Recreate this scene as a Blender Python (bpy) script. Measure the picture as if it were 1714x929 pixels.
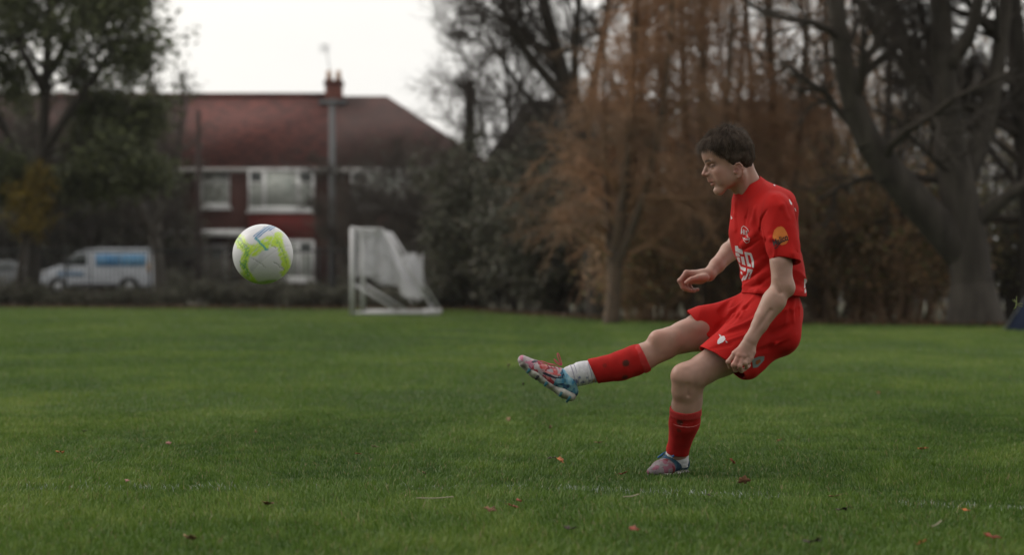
import bpy, bmesh, math, random
import numpy as np
from mathutils import Vector, Matrix
from mathutils.bvhtree import BVHTree

for _o in list(bpy.data.objects):
    bpy.data.objects.remove(_o)
scene = bpy.context.scene
COL = scene.collection
R = math.radians
FOC = 4047.0          # focal length expressed in photo pixels (85 mm on 36 mm, 1714 px wide)
CAMH = 0.745
CX, HZ = 857.0, 469.0

# ---------------------------------------------------------------- camera
cam_d = bpy.data.cameras.new('camera')
cam = bpy.data.objects.new('camera', cam_d); COL.objects.link(cam)
cam.location = (0, 0, CAMH); cam.rotation_euler = (R(90), 0, 0)
cam_d.lens = 85; cam_d.sensor_width = 36
cam_d.shift_y = 4.5 / 1714
cam_d.clip_start = 0.1; cam_d.clip_end = 3000
cam_d.dof.use_dof = True
cam_d.dof.focus_distance = 9.12
cam_d.dof.aperture_fstop = 2.8
cam_d.dof.aperture_blades = 0
scene.camera = cam

# ---------------------------------------------------------------- world: overcast dusk sky
SUN_EL, SUN_AZ = 36, -68       # azimuth measured from +Y (view direction) towards -X
wd = bpy.data.worlds.new('World'); scene.world = wd; wd.use_nodes = True
nt = wd.node_tree; nt.nodes.clear()
def wn(t, **k):
    n = nt.nodes.new(t)
    for a, b in k.items(): setattr(n, a, b)
    return n
wo = wn('ShaderNodeOutputWorld')
sky = wn('ShaderNodeTexSky'); sky.sky_type = 'NISHITA'; sky.sun_disc = False
sky.sun_elevation = R(SUN_EL); sky.sun_rotation = R(SUN_AZ)
sky.air_density = 1.0; sky.dust_density = 4.0; sky.ozone_density = 1.0
bg1 = wn('ShaderNodeBackground'); bg1.inputs[1].default_value = 0.05
nt.links.new(sky.outputs[0], bg1.inputs[0])
tc = wn('ShaderNodeTexCoord')
mp = wn('ShaderNodeMapping'); mp.inputs['Scale'].default_value = (1, 1, 3.2)
nz = wn('ShaderNodeTexNoise'); nz.inputs['Scale'].default_value = 2.6; nz.inputs['Detail'].default_value = 5
nt.links.new(tc.outputs['Generated'], mp.inputs[0]); nt.links.new(mp.outputs[0], nz.inputs['Vector'])
rp = wn('ShaderNodeValToRGB')
rp.color_ramp.elements[0].position = 0.34; rp.color_ramp.elements[0].color = (0.90, 0.88, 0.845, 1)
rp.color_ramp.elements[1].position = 0.62; rp.color_ramp.elements[1].color = (1.0, 0.97, 0.905, 1)
nt.links.new(nz.outputs[0], rp.inputs[0])
bg2 = wn('ShaderNodeBackground'); bg2.inputs[1].default_value = 1.0
# sky strength shaped by direction: dimmed behind the camera to leave the player backlit
sx = wn('ShaderNodeSeparateXYZ'); nt.links.new(tc.outputs['Generated'], sx.inputs[0])
mr_ = wn('ShaderNodeMapRange'); mr_.inputs['From Min'].default_value = -0.6; mr_.inputs['From Max'].default_value = 0.6
mr_.inputs['To Min'].default_value = 0.46; mr_.inputs['To Max'].default_value = 1.0
nt.links.new(sx.outputs['Y'], mr_.inputs['Value'])
# an overcast sky is dimmer at the horizon than overhead
mz_ = wn('ShaderNodeMapRange'); mz_.inputs['From Min'].default_value = 0.10; mz_.inputs['From Max'].default_value = 0.65
mz_.inputs['To Min'].default_value = 0.82; mz_.inputs['To Max'].default_value = 1.38; nt.links.new(sx.outputs['Z'], mz_.inputs['Value'])
ml_ = wn('ShaderNodeMath'); ml_.operation = 'MULTIPLY'; nt.links.new(mr_.outputs[0], ml_.inputs[0]); nt.links.new(mz_.outputs[0], ml_.inputs[1]); nt.links.new(ml_.outputs[0], bg2.inputs[1])
nt.links.new(rp.outputs[0], bg2.inputs[0])
mx = wn('ShaderNodeMixShader'); mx.inputs[0].default_value = 0.9
nt.links.new(bg1.outputs[0], mx.inputs[1]); nt.links.new(bg2.outputs[0], mx.inputs[2])
nt.links.new(mx.outputs[0], wo.inputs[0])

sd = bpy.data.lights.new('sun', 'SUN'); sd.energy = 1.0; sd.angle = R(28); sd.color = (1.0, 0.93, 0.85)
sun = bpy.data.objects.new('sun', sd); COL.objects.link(sun)
sdir = Vector((math.sin(R(SUN_AZ)) * math.cos(R(SUN_EL)), math.cos(R(SUN_AZ)) * math.cos(R(SUN_EL)), math.sin(R(SUN_EL))))
sun.rotation_euler = sdir.to_track_quat('Z', 'Y').to_euler(); sun.location = (-20, 0, 40)

vs = scene.view_settings
vs.view_transform = 'Standard'; vs.look = 'None'; vs.gamma = 1; vs.use_curve_mapping = False
vs.exposure = 0.56
cy = scene.cycles
cy.use_denoising = True
try: cy.denoiser = 'OPENIMAGEDENOISE'
except Exception: pass
cy.max_bounces = 5; cy.diffuse_bounces = 3; cy.glossy_bounces = 2; cy.transmission_bounces = 3; cy.transparent_max_bounces = 6
cy.caustics_reflective = False; cy.caustics_refractive = False

# ---------------------------------------------------------------- helpers
def P(px, py, Y):
    return np.array([(px - CX) * Y / FOC, Y, CAMH - (py - HZ) * Y / FOC])
def J(px, py, dy=0.0):
    return P(px, py, 9.2 + dy)

MATS = {}
def mat(name, col, rough=0.8, col2=None, scale=6.0, detail=6, bump=0.0, bscale=40.0, metal=0.0, spec=0.3,
        ramp=(0.35, 0.65), sss=0.0, coord='Object', stretch=(1, 1, 1)):
    if name in MATS: return MATS[name]
    m = bpy.data.materials.new(name); m.use_nodes = True
    t = m.node_tree; b = t.nodes['Principled BSDF']
    b.inputs['Base Color'].default_value = (*col, 1); b.inputs['Roughness'].default_value = rough
    b.inputs['Metallic'].default_value = metal; b.inputs['Specular IOR Level'].default_value = spec
    if sss:
        b.inputs['Subsurface Weight'].default_value = sss
        b.inputs['Subsurface Radius'].default_value = (0.012, 0.004, 0.002); b.inputs['Subsurface Scale'].default_value = 0.6
    tcn = t.nodes.new('ShaderNodeTexCoord'); mpn = t.nodes.new('ShaderNodeMapping')
    mpn.inputs['Scale'].default_value = stretch
    t.links.new(tcn.outputs[coord], mpn.inputs[0])
    if col2 is not None:
        n = t.nodes.new('ShaderNodeTexNoise'); n.inputs['Scale'].default_value = scale; n.inputs['Detail'].default_value = detail
        r = t.nodes.new('ShaderNodeValToRGB')
        r.color_ramp.elements[0].position = ramp[0]; r.color_ramp.elements[0].color = (*col, 1)
        r.color_ramp.elements[1].position = ramp[1]; r.color_ramp.elements[1].color = (*col2, 1)
        t.links.new(mpn.outputs[0], n.inputs['Vector']); t.links.new(n.outputs[0], r.inputs[0]); t.links.new(r.outputs[0], b.inputs['Base Color'])
    if bump:
        n = t.nodes.new('ShaderNodeTexNoise'); n.inputs['Scale'].default_value = bscale; n.inputs['Detail'].default_value = 4
        bp = t.nodes.new('ShaderNodeBump'); bp.inputs['Strength'].default_value = bump; bp.inputs['Distance'].default_value = 0.01
        t.links.new(mpn.outputs[0], n.inputs['Vector']); t.links.new(n.outputs[0], bp.inputs['Height']); t.links.new(bp.outputs[0], b.inputs['Normal'])
    MATS[name] = m
    return m
def mat_attr(name, rough=0.8, spec=0.2, trans=0.0):
    """base colour comes from the mesh's own colour attribute 'tint' (pigment; on the head some painted shade too)"""
    if name in MATS: return MATS[name]
    m = bpy.data.materials.new(name); m.use_nodes = True
    t = m.node_tree; b = t.nodes['Principled BSDF']
    a = t.nodes.new('ShaderNodeAttribute'); a.attribute_name = 'tint'
    t.links.new(a.outputs['Color'], b.inputs['Base Color'])
    b.inputs['Roughness'].default_value = rough; b.inputs['Specular IOR Level'].default_value = spec
    if trans:
        tr = t.nodes.new('ShaderNodeBsdfTranslucent'); t.links.new(a.outputs['Color'], tr.inputs[0])
        mxn = t.nodes.new('ShaderNodeMixShader'); mxn.inputs[0].default_value = trans
        t.links.new(b.outputs[0], mxn.inputs[1]); t.links.new(tr.outputs[0], mxn.inputs[2])
        t.links.new(mxn.outputs[0], t.nodes['Material Output'].inputs[0])
    MATS[name] = m
    return m

def tag(o, label=None, cat=None, group=None, kind=None):
    if label: o['label'] = label
    if cat: o['category'] = cat
    if group: o['group'] = group
    if kind: o['kind'] = kind
    return o
def empty(name, loc=(0, 0, 0), rz=0.0):
    o = bpy.data.objects.new(name, None); COL.objects.link(o)
    o.location = tuple(loc); o.rotation_euler = (0, 0, rz); o.empty_display_size = 0.2
    return o
def attach(o, parent):
    """child keeps world coordinates of its mesh; the thing's Empty is only translated"""
    if parent is not None:
        o.parent = parent
def link(name, me, material, parent=None, world=False):
    o = bpy.data.objects.new(name, me); COL.objects.link(o)
    if material is not None:
        for mm in (material if isinstance(material, (list, tuple)) else [material]): me.materials.append(mm)
    if parent is not None:
        o.parent = parent
        if world:
            # mesh was written in world coordinates: cancel the ancestors' offset
            M = Matrix.Identity(4); q = parent
            chain = []
            while q is not None:
                chain.append(q); q = q.parent
            for q in reversed(chain):
                M = M @ q.matrix_parent_inverse @ Matrix.LocRotScale(q.location, q.rotation_euler, q.scale)
            o.matrix_parent_inverse = M.inverted()
    return o
def np_mesh(name, V, F, material=None, parent=None, smooth=False, tint=None, world=True):
    """V (n,3), F list of index arrays each (m,k)"""
    me = bpy.data.meshes.new(name)
    V = np.asarray(V, dtype=np.float32)
    if not isinstance(F, (list, tuple)): F = [F]
    F = [np.asarray(f, dtype=np.int32) for f in F if len(f)]
    nl = sum(f.size for f in F); npz = sum(len(f) for f in F)
    me.vertices.add(len(V)); me.vertices.foreach_set('co', V.ravel())
    me.loops.add(nl); me.loops.foreach_set('vertex_index', np.concatenate([f.ravel() for f in F]))
    tot = np.concatenate([np.full(len(f), f.shape[1], np.int32) for f in F])
    st = np.concatenate([[0], np.cumsum(tot)[:-1]]).astype(np.int32)
    me.polygons.add(npz); me.polygons.foreach_set('loop_start', st); me.polygons.foreach_set('loop_total', tot)
    if smooth: me.polygons.foreach_set('use_smooth', np.ones(npz, bool))
    if tint is not None:
        at = me.color_attributes.new('tint', 'FLOAT_COLOR', 'POINT')
        t4 = np.ones((len(V), 4), np.float32); t4[:, :3] = tint
        at.data.foreach_set('color', t4.ravel())
    me.update(calc_edges=True); me.validate()
    return link(name, me, material, parent, world)

class MB:
    """collects boxes, bars, prisms; build() links them as ONE mesh object (world coordinates)"""
    def __init__(s): s.v = []; s.f = {}; s.n = 0
    def raw(s, V, faces):
        for f in faces: s.f.setdefault(len(f), []).append([i + s.n for i in f])
        s.v.append(np.asarray(V, float)); s.n += len(V); return s
    def box(s, x0, x1, y0, y1, z0, z1):
        V = [(x, y, z) for x in (x0, x1) for y in (y0, y1) for z in (z0, z1)]
        return s.raw(V, [(0, 1, 3, 2), (4, 6, 7, 5), (0, 4, 5, 1), (2, 3, 7, 6), (0, 2, 6, 4), (1, 5, 7, 3)])
    def bar(s, a, b, w, h=None, n=8, r2=None):
        """round bar from a to b radius w (n sided), end radius r2"""
        a = np.asarray(a, float); b = np.asarray(b, float); d = b - a; L = np.linalg.norm(d) or 1e-9; d /= L
        u = np.cross(d, (0, 0, 1.0));
        if np.linalg.norm(u) < 1e-3: u = np.cross(d, (1.0, 0, 0))
        u /= np.linalg.norm(u); v = np.cross(d, u); r2 = w if r2 is None else r2
        V = []
        for c, r in ((a, w), (b, r2)):
            for k in range(n):
                t = 2 * math.pi * k / n; V.append(c + u * r * math.cos(t) + v * (h or r) * math.sin(t))
        F = [(k, (k + 1) % n, n + (k + 1) % n, n + k) for k in range(n)]
        F += [tuple(range(n))[::-1], tuple(range(n, 2 * n))]
        return s.raw(V, F)
    def prism(s, poly, axis, a0, a1):
        """extrude a 2D polygon along axis ('x': poly in y,z; 'y': poly in x,z; 'z': poly in x,y)"""
        n = len(poly); V = []
        for a in (a0, a1):
            for p, q in poly: V.append({'x': (a, p, q), 'y': (p, a, q), 'z': (p, q, a)}[axis])
        F = [(k, (k + 1) % n, n + (k + 1) % n, n + k) for k in range(n)] + [tuple(range(n))[::-1], tuple(range(n, 2 * n))]
        return s.raw(V, F)
    def build(s, name, material, parent=None, smooth=False, bevel=0.0, world=True):
        V = np.concatenate(s.v); o = np_mesh(name, V, [np.array(f) for f in s.f.values()], material, parent, smooth, world=world)
        bm = bmesh.new(); bm.from_mesh(o.data); bmesh.ops.recalc_face_normals(bm, faces=bm.faces); bm.to_mesh(o.data); bm.free()
        if bevel:
            md = o.modifiers.new('bevel', 'BEVEL'); md.width = bevel; md.segments = 2; md.limit_method = 'ANGLE'
        return o

def tube_mesh(P0, P1, R0, R1, n):
    """vectorised prism tubes"""
    P0 = np.asarray(P0); P1 = np.asarray(P1); D = P1 - P0; L = np.linalg.norm(D, axis=1, keepdims=True) + 1e-9; D = D / L
    ref = np.where(np.abs(D[:, 2:3]) > 0.9, [[1.0, 0, 0]], [[0, 0, 1.0]])
    U = np.cross(D, ref); U /= np.linalg.norm(U, axis=1, keepdims=True) + 1e-9; W = np.cross(D, U)
    ang = np.arange(n) * 2 * np.pi / n; c = np.cos(ang)[None, :, None]; s_ = np.sin(ang)[None, :, None]
    ring = U[:, None, :] * c + W[:, None, :] * s_
    A = P0[:, None, :] + ring * np.asarray(R0)[:, None, None]; B = P1[:, None, :] + ring * np.asarray(R1)[:, None, None]
    V = np.concatenate([A, B], axis=1).reshape(-1, 3)
    m = len(P0); base = (np.arange(m) * 2 * n)[:, None]; k = np.arange(n)[None, :]; k2 = (k + 1) % n
    F = np.stack([base + k, base + k2, base + n + k2, base + n + k], axis=2).reshape(-1, 4)
    return V, F

# value noise
_tabs = {}
def vnoise(X, Y, Z, seed=0):
    if seed not in _tabs: _tabs[seed] = np.random.RandomState(seed).rand(32, 32, 32).astype(np.float32) * 2 - 1
    T = _tabs[seed]
    xi = np.floor(X).astype(int); yi = np.floor(Y).astype(int); zi = np.floor(Z).astype(int)
    fx = X - xi; fy = Y - yi; fz = Z - zi
    fx = fx * fx * (3 - 2 * fx); fy = fy * fy * (3 - 2 * fy); fz = fz * fz * (3 - 2 * fz)
    def g(a, b, c): return T[(xi + a) & 31, (yi + b) & 31, (zi + c) & 31]
    return (((g(0,0,0)*(1-fx)+g(1,0,0)*fx)*(1-fy)+(g(0,1,0)*(1-fx)+g(1,1,0)*fx)*fy)*(1-fz)
          + ((g(0,0,1)*(1-fx)+g(1,0,1)*fx)*(1-fy)+(g(0,1,1)*(1-fx)+g(1,1,1)*fx)*fy)*fz)
# ================================================================= GROUND
def edgeY(x):
    return np.interp(x, [-18, -1.2, 0.4, 1.6, 3, 8, 14], [66.5, 60, 50.5, 45, 41.5, 39, 37.5])

ground_m = mat('earth', (0.035, 0.030, 0.018), 0.95, (0.055, 0.058, 0.026), scale=0.8, bump=0.4, bscale=6)
mb = MB(); mb.raw([(-400, -60, -0.01), (400, -60, -0.01), (400, 900, -0.01), (-400, 900, -0.01)], [(0, 1, 2, 3)])
o = mb.build('ground', ground_m); tag(o, kind='structure')
xs = np.linspace(-18, 14, 65); V = []; 
for x in xs: V.append((x, 2.0, -0.002)); V.append((x, float(edgeY(x)) + 0.3 * math.sin(x * 3.1) * math.sin(x * 1.3), -0.002))
F = [(2*i, 2*i+2, 2*i+3, 2*i+1) for i in range(len(xs)-1)]
soil_m = mat('turf', (0.030, 0.050, 0.012), 0.95, (0.050, 0.085, 0.018), scale=2.2, bump=0.3, bscale=60)
o = MB().raw(V, F).build('turf', soil_m); tag(o, kind='structure')
# road and pavement far behind the railings
road_m = mat('asphalt', (0.05, 0.05, 0.05), 0.9, (0.065, 0.064, 0.06), scale=3)
o = MB().raw([(-60, 84, -0.004), (60, 84, -0.004), (60, 97.4, -0.004), (-60, 97.4, -0.004)], [(0, 1, 2, 3)]).build('road', road_m); tag(o, kind='structure')
pave_m = mat('paving', (0.10, 0.095, 0.085), 0.9, (0.075, 0.07, 0.065), scale=2)
o = MB().box(-60, 60, 97.4, 99.4, -0.3, 0.11).build('pavement', pave_m); tag(o, kind='structure')

# ---- grass blades
def make_grass():
    rg = np.random.RandomState(5)
    def blades(Y0, Y1, dens, n_est, wid, hgt, near):
        # sample Y with the wanted density profile
        Yg = np.linspace(Y0, Y1, 400); wg = 0.2118 * Yg * 2 * 1.12 + 1.0
        pdf = wg * dens(Yg); cdf = np.cumsum(pdf); n = int(np.trapezoid(pdf, Yg)) if hasattr(np, 'trapezoid') else int(np.trapz(pdf, Yg))
        cdf = cdf / cdf[-1]; Yv = np.interp(rg.rand(n), cdf, Yg)
        Xv = (rg.rand(n) - 0.5) * (0.2118 * Yv * 2 * 1.12 + 1.0)
        ok = Yv < edgeY(Xv) + 0.3 * np.sin(Xv * 3.1) * np.sin(Xv * 1.3) + rg.rand(n) * 0.5
        return Xv[ok], Yv[ok]
    VV = []; FF5 = []; FF3 = []; TT = []; base = 0; FQ = []
    for (Y0, Y1, dens, near) in ((5.9, 13.5, lambda y: np.full_like(y, 13000.), True), (13.5, 67, lambda y: 7000. * (13.5 / y) ** 2, False)):
        X, Yv = blades(Y0, Y1, dens, 0, 0, 0, near); n = len(X)
        # clumpiness
        c1 = vnoise(X * 1.3, Yv * 0.9, X * 0 + 3, 11); c2 = vnoise(X * 6, Yv * 4, X * 0 + 9, 12); c3 = vnoise(X * .35, Yv * .22, X * 0, 13)
        c4 = vnoise(X * 22, Yv * 16, X * 0 + 2, 17)
        h = (0.018 + 0.005 * c1 + 0.004 * c2 + 0.005 * c4) * (0.6 + 0.8 * rg.rand(n))
        tall = rg.rand(n) < 0.02; h = np.where(tall, h * 1.8, h)
        sc = 1.0 if near else np.maximum(1, Yv / 13.5)
        w = (0.0010 + 0.0009 * rg.rand(n)) * sc
        if not near: h = h * np.clip(1.15, 1, 1.3)
        az = rg.rand(n) * 2 * np.pi; lean = h * (0.25 + 0.8 * rg.rand(n))
        la = az + rg.randn(n) * 0.7 + np.pi / 2
        # combed slightly by patches
        bias = 2.5 * c3 * np.pi
        lx = np.cos(la) * 0.85 + np.cos(bias) * 0.22; ly = np.sin(la) * 0.85 + np.sin(bias) * 0.22
        ux, uy = np.cos(az), np.sin(az)
        # face blades loosely to any direction
        b0 = np.stack([X - ux * w, Yv - uy * w, np.full(n, -0.004)], 1); b1 = np.stack([X + ux * w, Yv + uy * w, np.full(n, -0.004)], 1)
        tip = np.stack([X + lx * lean, Yv + ly * lean, h], 1)
        # pigment
        g = 0.5 + 0.5 * c1; k = rg.rand(n)
        col = np.zeros((n, 3)); dark = np.array([0.038, 0.084, 0.012]); mid = np.array([0.093, 0.165, 0.023]); lite = np.array([0.215, 0.274, 0.060])
        t = np.clip(0.42 * g + 0.42 * k + 0.18 * c2 + 0.20 * c3 + 0.16 * c4 + .01, 0, 1)[:, None]
        col = np.where(t < 0.5, dark + (mid - dark) * t * 2, mid + (lite - mid) * (t - 0.5) * 2)
        dry = rg.rand(n) < 0.045; col[dry] = np.array([0.24, 0.21, 0.10]) * (0.6 + 0.6 * rg.rand(dry.sum()))[:, None]
        # worn white paint of the pitch line, and a second faint line further off
        ly_ = 8.58 - 0.75 * (X - 0.1) / 1.5 * (X > 0.1)
        m1 = np.exp(-((Yv - ly_) / 0.055) ** 2) * np.clip(0.42 + 0.9 * vnoise(X * 2.6, Yv * 0, X * 0, 31) + 0.35 * vnoise(X * 9, Yv * 6, X * 0, 33), 0, 1) * (X > -1.75) * np.clip(.5 + .6 * (X + 1.0), .22, 1) * np.where(X > 1.0, .55, .85)
        ln2 = 26 + (X - 4) * (-1.2)
        m2 = np.exp(-((Yv - ln2) / 0.10) ** 2) * 0.45 * (X > 2.5)
        ln3 = np.exp(-((Yv - 39.5) / 0.2) ** 2) * 0.35 * ((X < -2.5) & (X > -7))
        pw = (rg.rand(n) < 0.62 * np.clip(m1 + m2 + ln3, 0, 1)); col[pw] = np.array([0.42, 0.46, 0.44]) * (0.55 + 0.55 * rg.rand(pw.sum()))[:, None]
        if near:
            midp = np.stack([X + lx * lean * 0.35, Yv + ly * lean * 0.35, h * 0.62], 1)
            m0 = midp - np.stack([ux, uy, ux * 0], 1) * (w * 0.8)[:, None]; m1_ = midp + np.stack([ux, uy, ux * 0], 1) * (w * 0.8)[:, None]
            V = np.stack([b0, b1, m1_, m0, tip], 1).reshape(-1, 3); i = base + np.arange(n)[:, None] * 5
            FQ.append(np.concatenate([i, i + 1, i + 2, i + 3], 1)); FF3.append(np.concatenate([i + 3, i + 2, i + 4], 1))
            TT.append(np.repeat(col, 5, 0)); base += 5 * n
        else:
            V = np.stack([b0, b1, tip], 1).reshape(-1, 3); i = base + np.arange(n)[:, None] * 3
            FF3.append(np.concatenate([i, i + 1, i + 2], 1)); TT.append(np.repeat(col, 3, 0)); base += 3 * n
        VV.append(V)
    o = np_mesh('grass', np.concatenate(VV), [np.concatenate(FQ), np.concatenate(FF3)], mat_attr('grass_blades', 0.55, 0.25, 0.25), tint=np.concatenate(TT))
    tag(o, 'short green football pitch grass with worn white line paint', 'grass', kind='stuff')
make_grass()

# ================================================================= HOUSES
brick = mat('brick', (0.060, 0.024, 0.020), 0.9, (0.090, 0.036, 0.030), scale=9)
redtile = mat('red_tile_hanging', (0.17, 0.025, 0.022), 0.8, (0.12, 0.02, 0.018), scale=5)
rooft = [mat('roof_tile_red', (0.130, 0.044, 0.037), 0.9, (0.062, 0.028, 0.026), scale=2.4, stretch=(1, 1, 2.2), ramp=(.38, .62)),
         mat('roof_tile_brown', (0.070, 0.034, 0.030), 0.9, (0.048, 0.028, 0.026), scale=1.6)]
white = mat('white_frame', (0.80, 0.80, 0.80), 0.6, (0.7, 0.7, 0.7), scale=3)
glass = mat('window_glass', (0.08, 0.09, 0.09), 0.12, spec=0.5)
curtain = mat('net_curtain', (0.52, 0.54, 0.50), 0.9, (0.36, 0.39, 0.36), scale=4)
pot_m = mat('clay_pot', (0.42, 0.26, 0.16), 0.8)
grey_m = mat('lead_grey', (0.12, 0.13, 0.14), 0.8)
dark_m = mat('dark_timber', (0.03, 0.028, 0.025), 0.9)
HY = 108.0
def hx(px, Y=HY): return (px - CX) * Y / FOC
def hz_(py, Y=HY): return CAMH - (py - HZ) * Y / FOC
def window(parent, px0, px1, py0, py1, panes, bay=0.0, Y=HY, sillh=0.10, curt=False):
    x0, x1, z0, z1 = hx(px0, Y), hx(px1, Y), hz_(py1, Y), hz_(py0, Y); t = 0.13; yf = Y - 0.06 - bay
    f = MB()
    f.box(x0, x1, yf, Y - 0.003, z1 - t, z1); f.box(x0, x1, yf, Y - 0.003, z0, z0 + t + 0.05)
    n = len(panes); W = x1 - x0; acc = x0; edges = [x0]
    for p_ in panes: acc += W * p_; edges.append(acc)
    for e in edges:
        a = max(x0, e - t / 2 - (0.02 if e in (edges[0], edges[-1]) else 0)); b = min(x1, e + t / 2 + 0.02)
        f.box(a, b, yf + 0.002, Y - 0.003, z0 + t + 0.05, z1 - t)
    # transom bars in the side lights
    zt = z0 + (z1 - z0) * 0.66
    for i in (range(n)):
        if n == 1 or i in (0, n - 1): f.box(edges[i] + t / 2, edges[i + 1] - t / 2, yf + 0.01, yf + 0.05, zt - 0.04, zt + 0.04)
    fr = f.build('window', white, parent)
    MB().box(x0 + 0.02, x1 - 0.02, yf + 0.06, yf + 0.07, z0 + t, z1 - t).build('pane', curtain if curt else glass, fr)
    if curt and n > 1:
        for i in (0, n - 1): MB().box(edges[i] + t / 2 + .05, edges[i + 1] - t / 2 - .05, yf + 0.052, yf + 0.058, zt + .08, z1 - t - .04).build('pane', glass, fr)
    MB().box(x0 - 0.08, x1 + 0.08, yf - 0.06, Y - 0.004, z0 - sillh, z0 - 0.002).build('sill', white, fr)
    return fr
def house(px0, mirror, label, rmat, hip=False):
    """one unit of the terrace, 258 px wide"""
    U = 258; x0, x1 = hx(px0), hx(px0 + U)
    def mx_(a, b): return (px0 + a, px0 + b) if not mirror else (px0 + U - b, px0 + U - a)
    r = empty('terraced_house', ((x0 + x1) / 2, HY, 0)); tag(r, label, 'house', 'houses of the red brick terrace')
    ze = hz_(283); zr = hz_(160, HY + 4)
    w = MB(); w.box(x0 + 0.003, x1 - 0.003, HY, HY + 8, 0, ze); w.build('wall', brick, r)
    rf = MB(); yE = HY - 0.45
    if not hip:
        rf.raw([(x0, yE, ze), (x1, yE, ze), (x1, HY + 4, zr), (x0, HY + 4, zr), (x0, HY + 8.4, ze), (x1, HY + 8.4, ze)],
               [(0, 1, 2, 3), (3, 2, 5, 4), (0, 3, 4), (1, 5, 2), (0, 4, 5, 1)])
    else:
        xr = hx(648, HY + 4)
        rf.raw([(x0, yE, ze), (x1 + 0.5, yE, ze), (xr, HY + 4, zr), (x0, HY + 4, zr), (x0, HY + 8.4, ze), (x1 + 0.5, HY + 8.4, ze)],
               [(0, 1, 2, 3), (3, 2, 5, 4), (0, 3, 4), (1, 5, 2), (0, 4, 5, 1)])
    ro = rf.build('roof', rmat, r)
    if not hip:
        rg_ = MB(); rg_.bar((x0, HY + 4, zr + 0.03), (x1, HY + 4, zr + 0.03), 0.13, n=6); rg_.build('ridge_tiles', rooft[0], ro)
    g = MB(); g.box(x0 + .004, x1 - .004, yE - 0.10, yE - 0.003, ze - 0.16, ze + 0.04); g.build('gutter', mat('weathered_gutter', (0.36, 0.35, 0.34), .7), r)
    a, b = mx_(118, 227); window(r, a, b, 283, 353, (0.24, 0.52, 0.24), bay=0.55, curt=True)
    a, b = mx_(35, 85); window(r, a, b, 283, 347, (1.0,), bay=0.12, curt=True)
    a, b = mx_(118, 227); xa, xb = hx(a), hx(b)
    MB().box(xa, xb, HY - 0.58, HY - 0.003, hz_(400), hz_(356)).build('tile_panel', redtile, r)
    window(r, a, b, 402, 470, (0.24, 0.52, 0.24), bay=0.6, curt=True)
    a, b = mx_(40, 82); xa, xb = hx(a), hx(b)
    d = MB().box(xa, xb, HY - 0.05, HY - 0.003, 0.1, hz_(408)).build('door', white, r)
    MB().box(xa + 0.25, xb - 0.25, HY - 0.06, HY - 0.052, 1.2, 2.2).build('pane', glass, d)
    a, b = mx_(8, 112); MB().box(hx(a), hx(b), HY - 1.1, HY - 0.003, hz_(396), hz_(385)).build('porch_canopy', white, r)
    a, b = mx_(2, 7)
    MB().bar((hx((a + b) / 2), HY - 0.1, 0), (hx((a + b) / 2), HY - 0.1, ze - 0.2), 0.05).build('downpipe', dark_m, r)
    return r
house(-216, False, 'red brick terraced house at the far left edge, mostly behind the leafy tree', rooft[1])
house(42, True, 'red brick terraced house directly behind the white van', rooft[1])
house(300, False, 'red tiled terraced house with the clear white bay window behind the ball', rooft[0])
house(558, True, 'end house of the terrace with hipped brown roof behind the goal', rooft[1], hip=True)
# chimney stack on the party wall: its own thing shared by two houses
def chimney():
    yc = HY + 4.0; x0, x1 = hx(545, yc), hx(573, yc); zb = hz_(175, yc); zt = hz_(134, yc)
    r = empty('chimney', ((x0 + x1) / 2, yc, zb)); tag(r, 'brick chimney stack with two clay pots astride the terrace ridge', 'chimney')
    MB().box(x0, x1, yc - 0.45, yc + 0.45, zb - 0.6, zt).build('stack', mat('chimney_brick', (0.16, 0.055, 0.04), 0.9, (0.10, 0.04, 0.035), scale=4), r)
    MB().box(x0 - 0.06, x1 + 0.06, yc - 0.5, yc + 0.5, zt - 0.22, zt - 0.06).build('corbel', brick, r)
    MB().box(x0 - 0.25, x1 + 0.25, yc - 0.62, yc + 0.5, zb - 0.02, zb + 0.16).build('flashing', grey_m, r)
    for px in (550.5, 566.5):
        MB().bar((hx(px, yc), yc, zt), (hx(px, yc), yc, hz_(117, yc)), 0.14, n=12, r2=0.10).build('chimney_pot', pot_m, r)
    m = MB(); a = (hx(556, yc), yc, zt); m.bar(a, (a[0] - 0.35, yc, hz_(72, yc)), 0.02, n=6)
    for k in range(5): m.bar((a[0] - 0.35 - 0.25, yc, hz_(74 + k * 3, yc)), (a[0] - 0.35 + 0.25, yc, hz_(74 + k * 3, yc)), 0.012, n=5)
    m.build('aerial', grey_m, r)
chimney()
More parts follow.
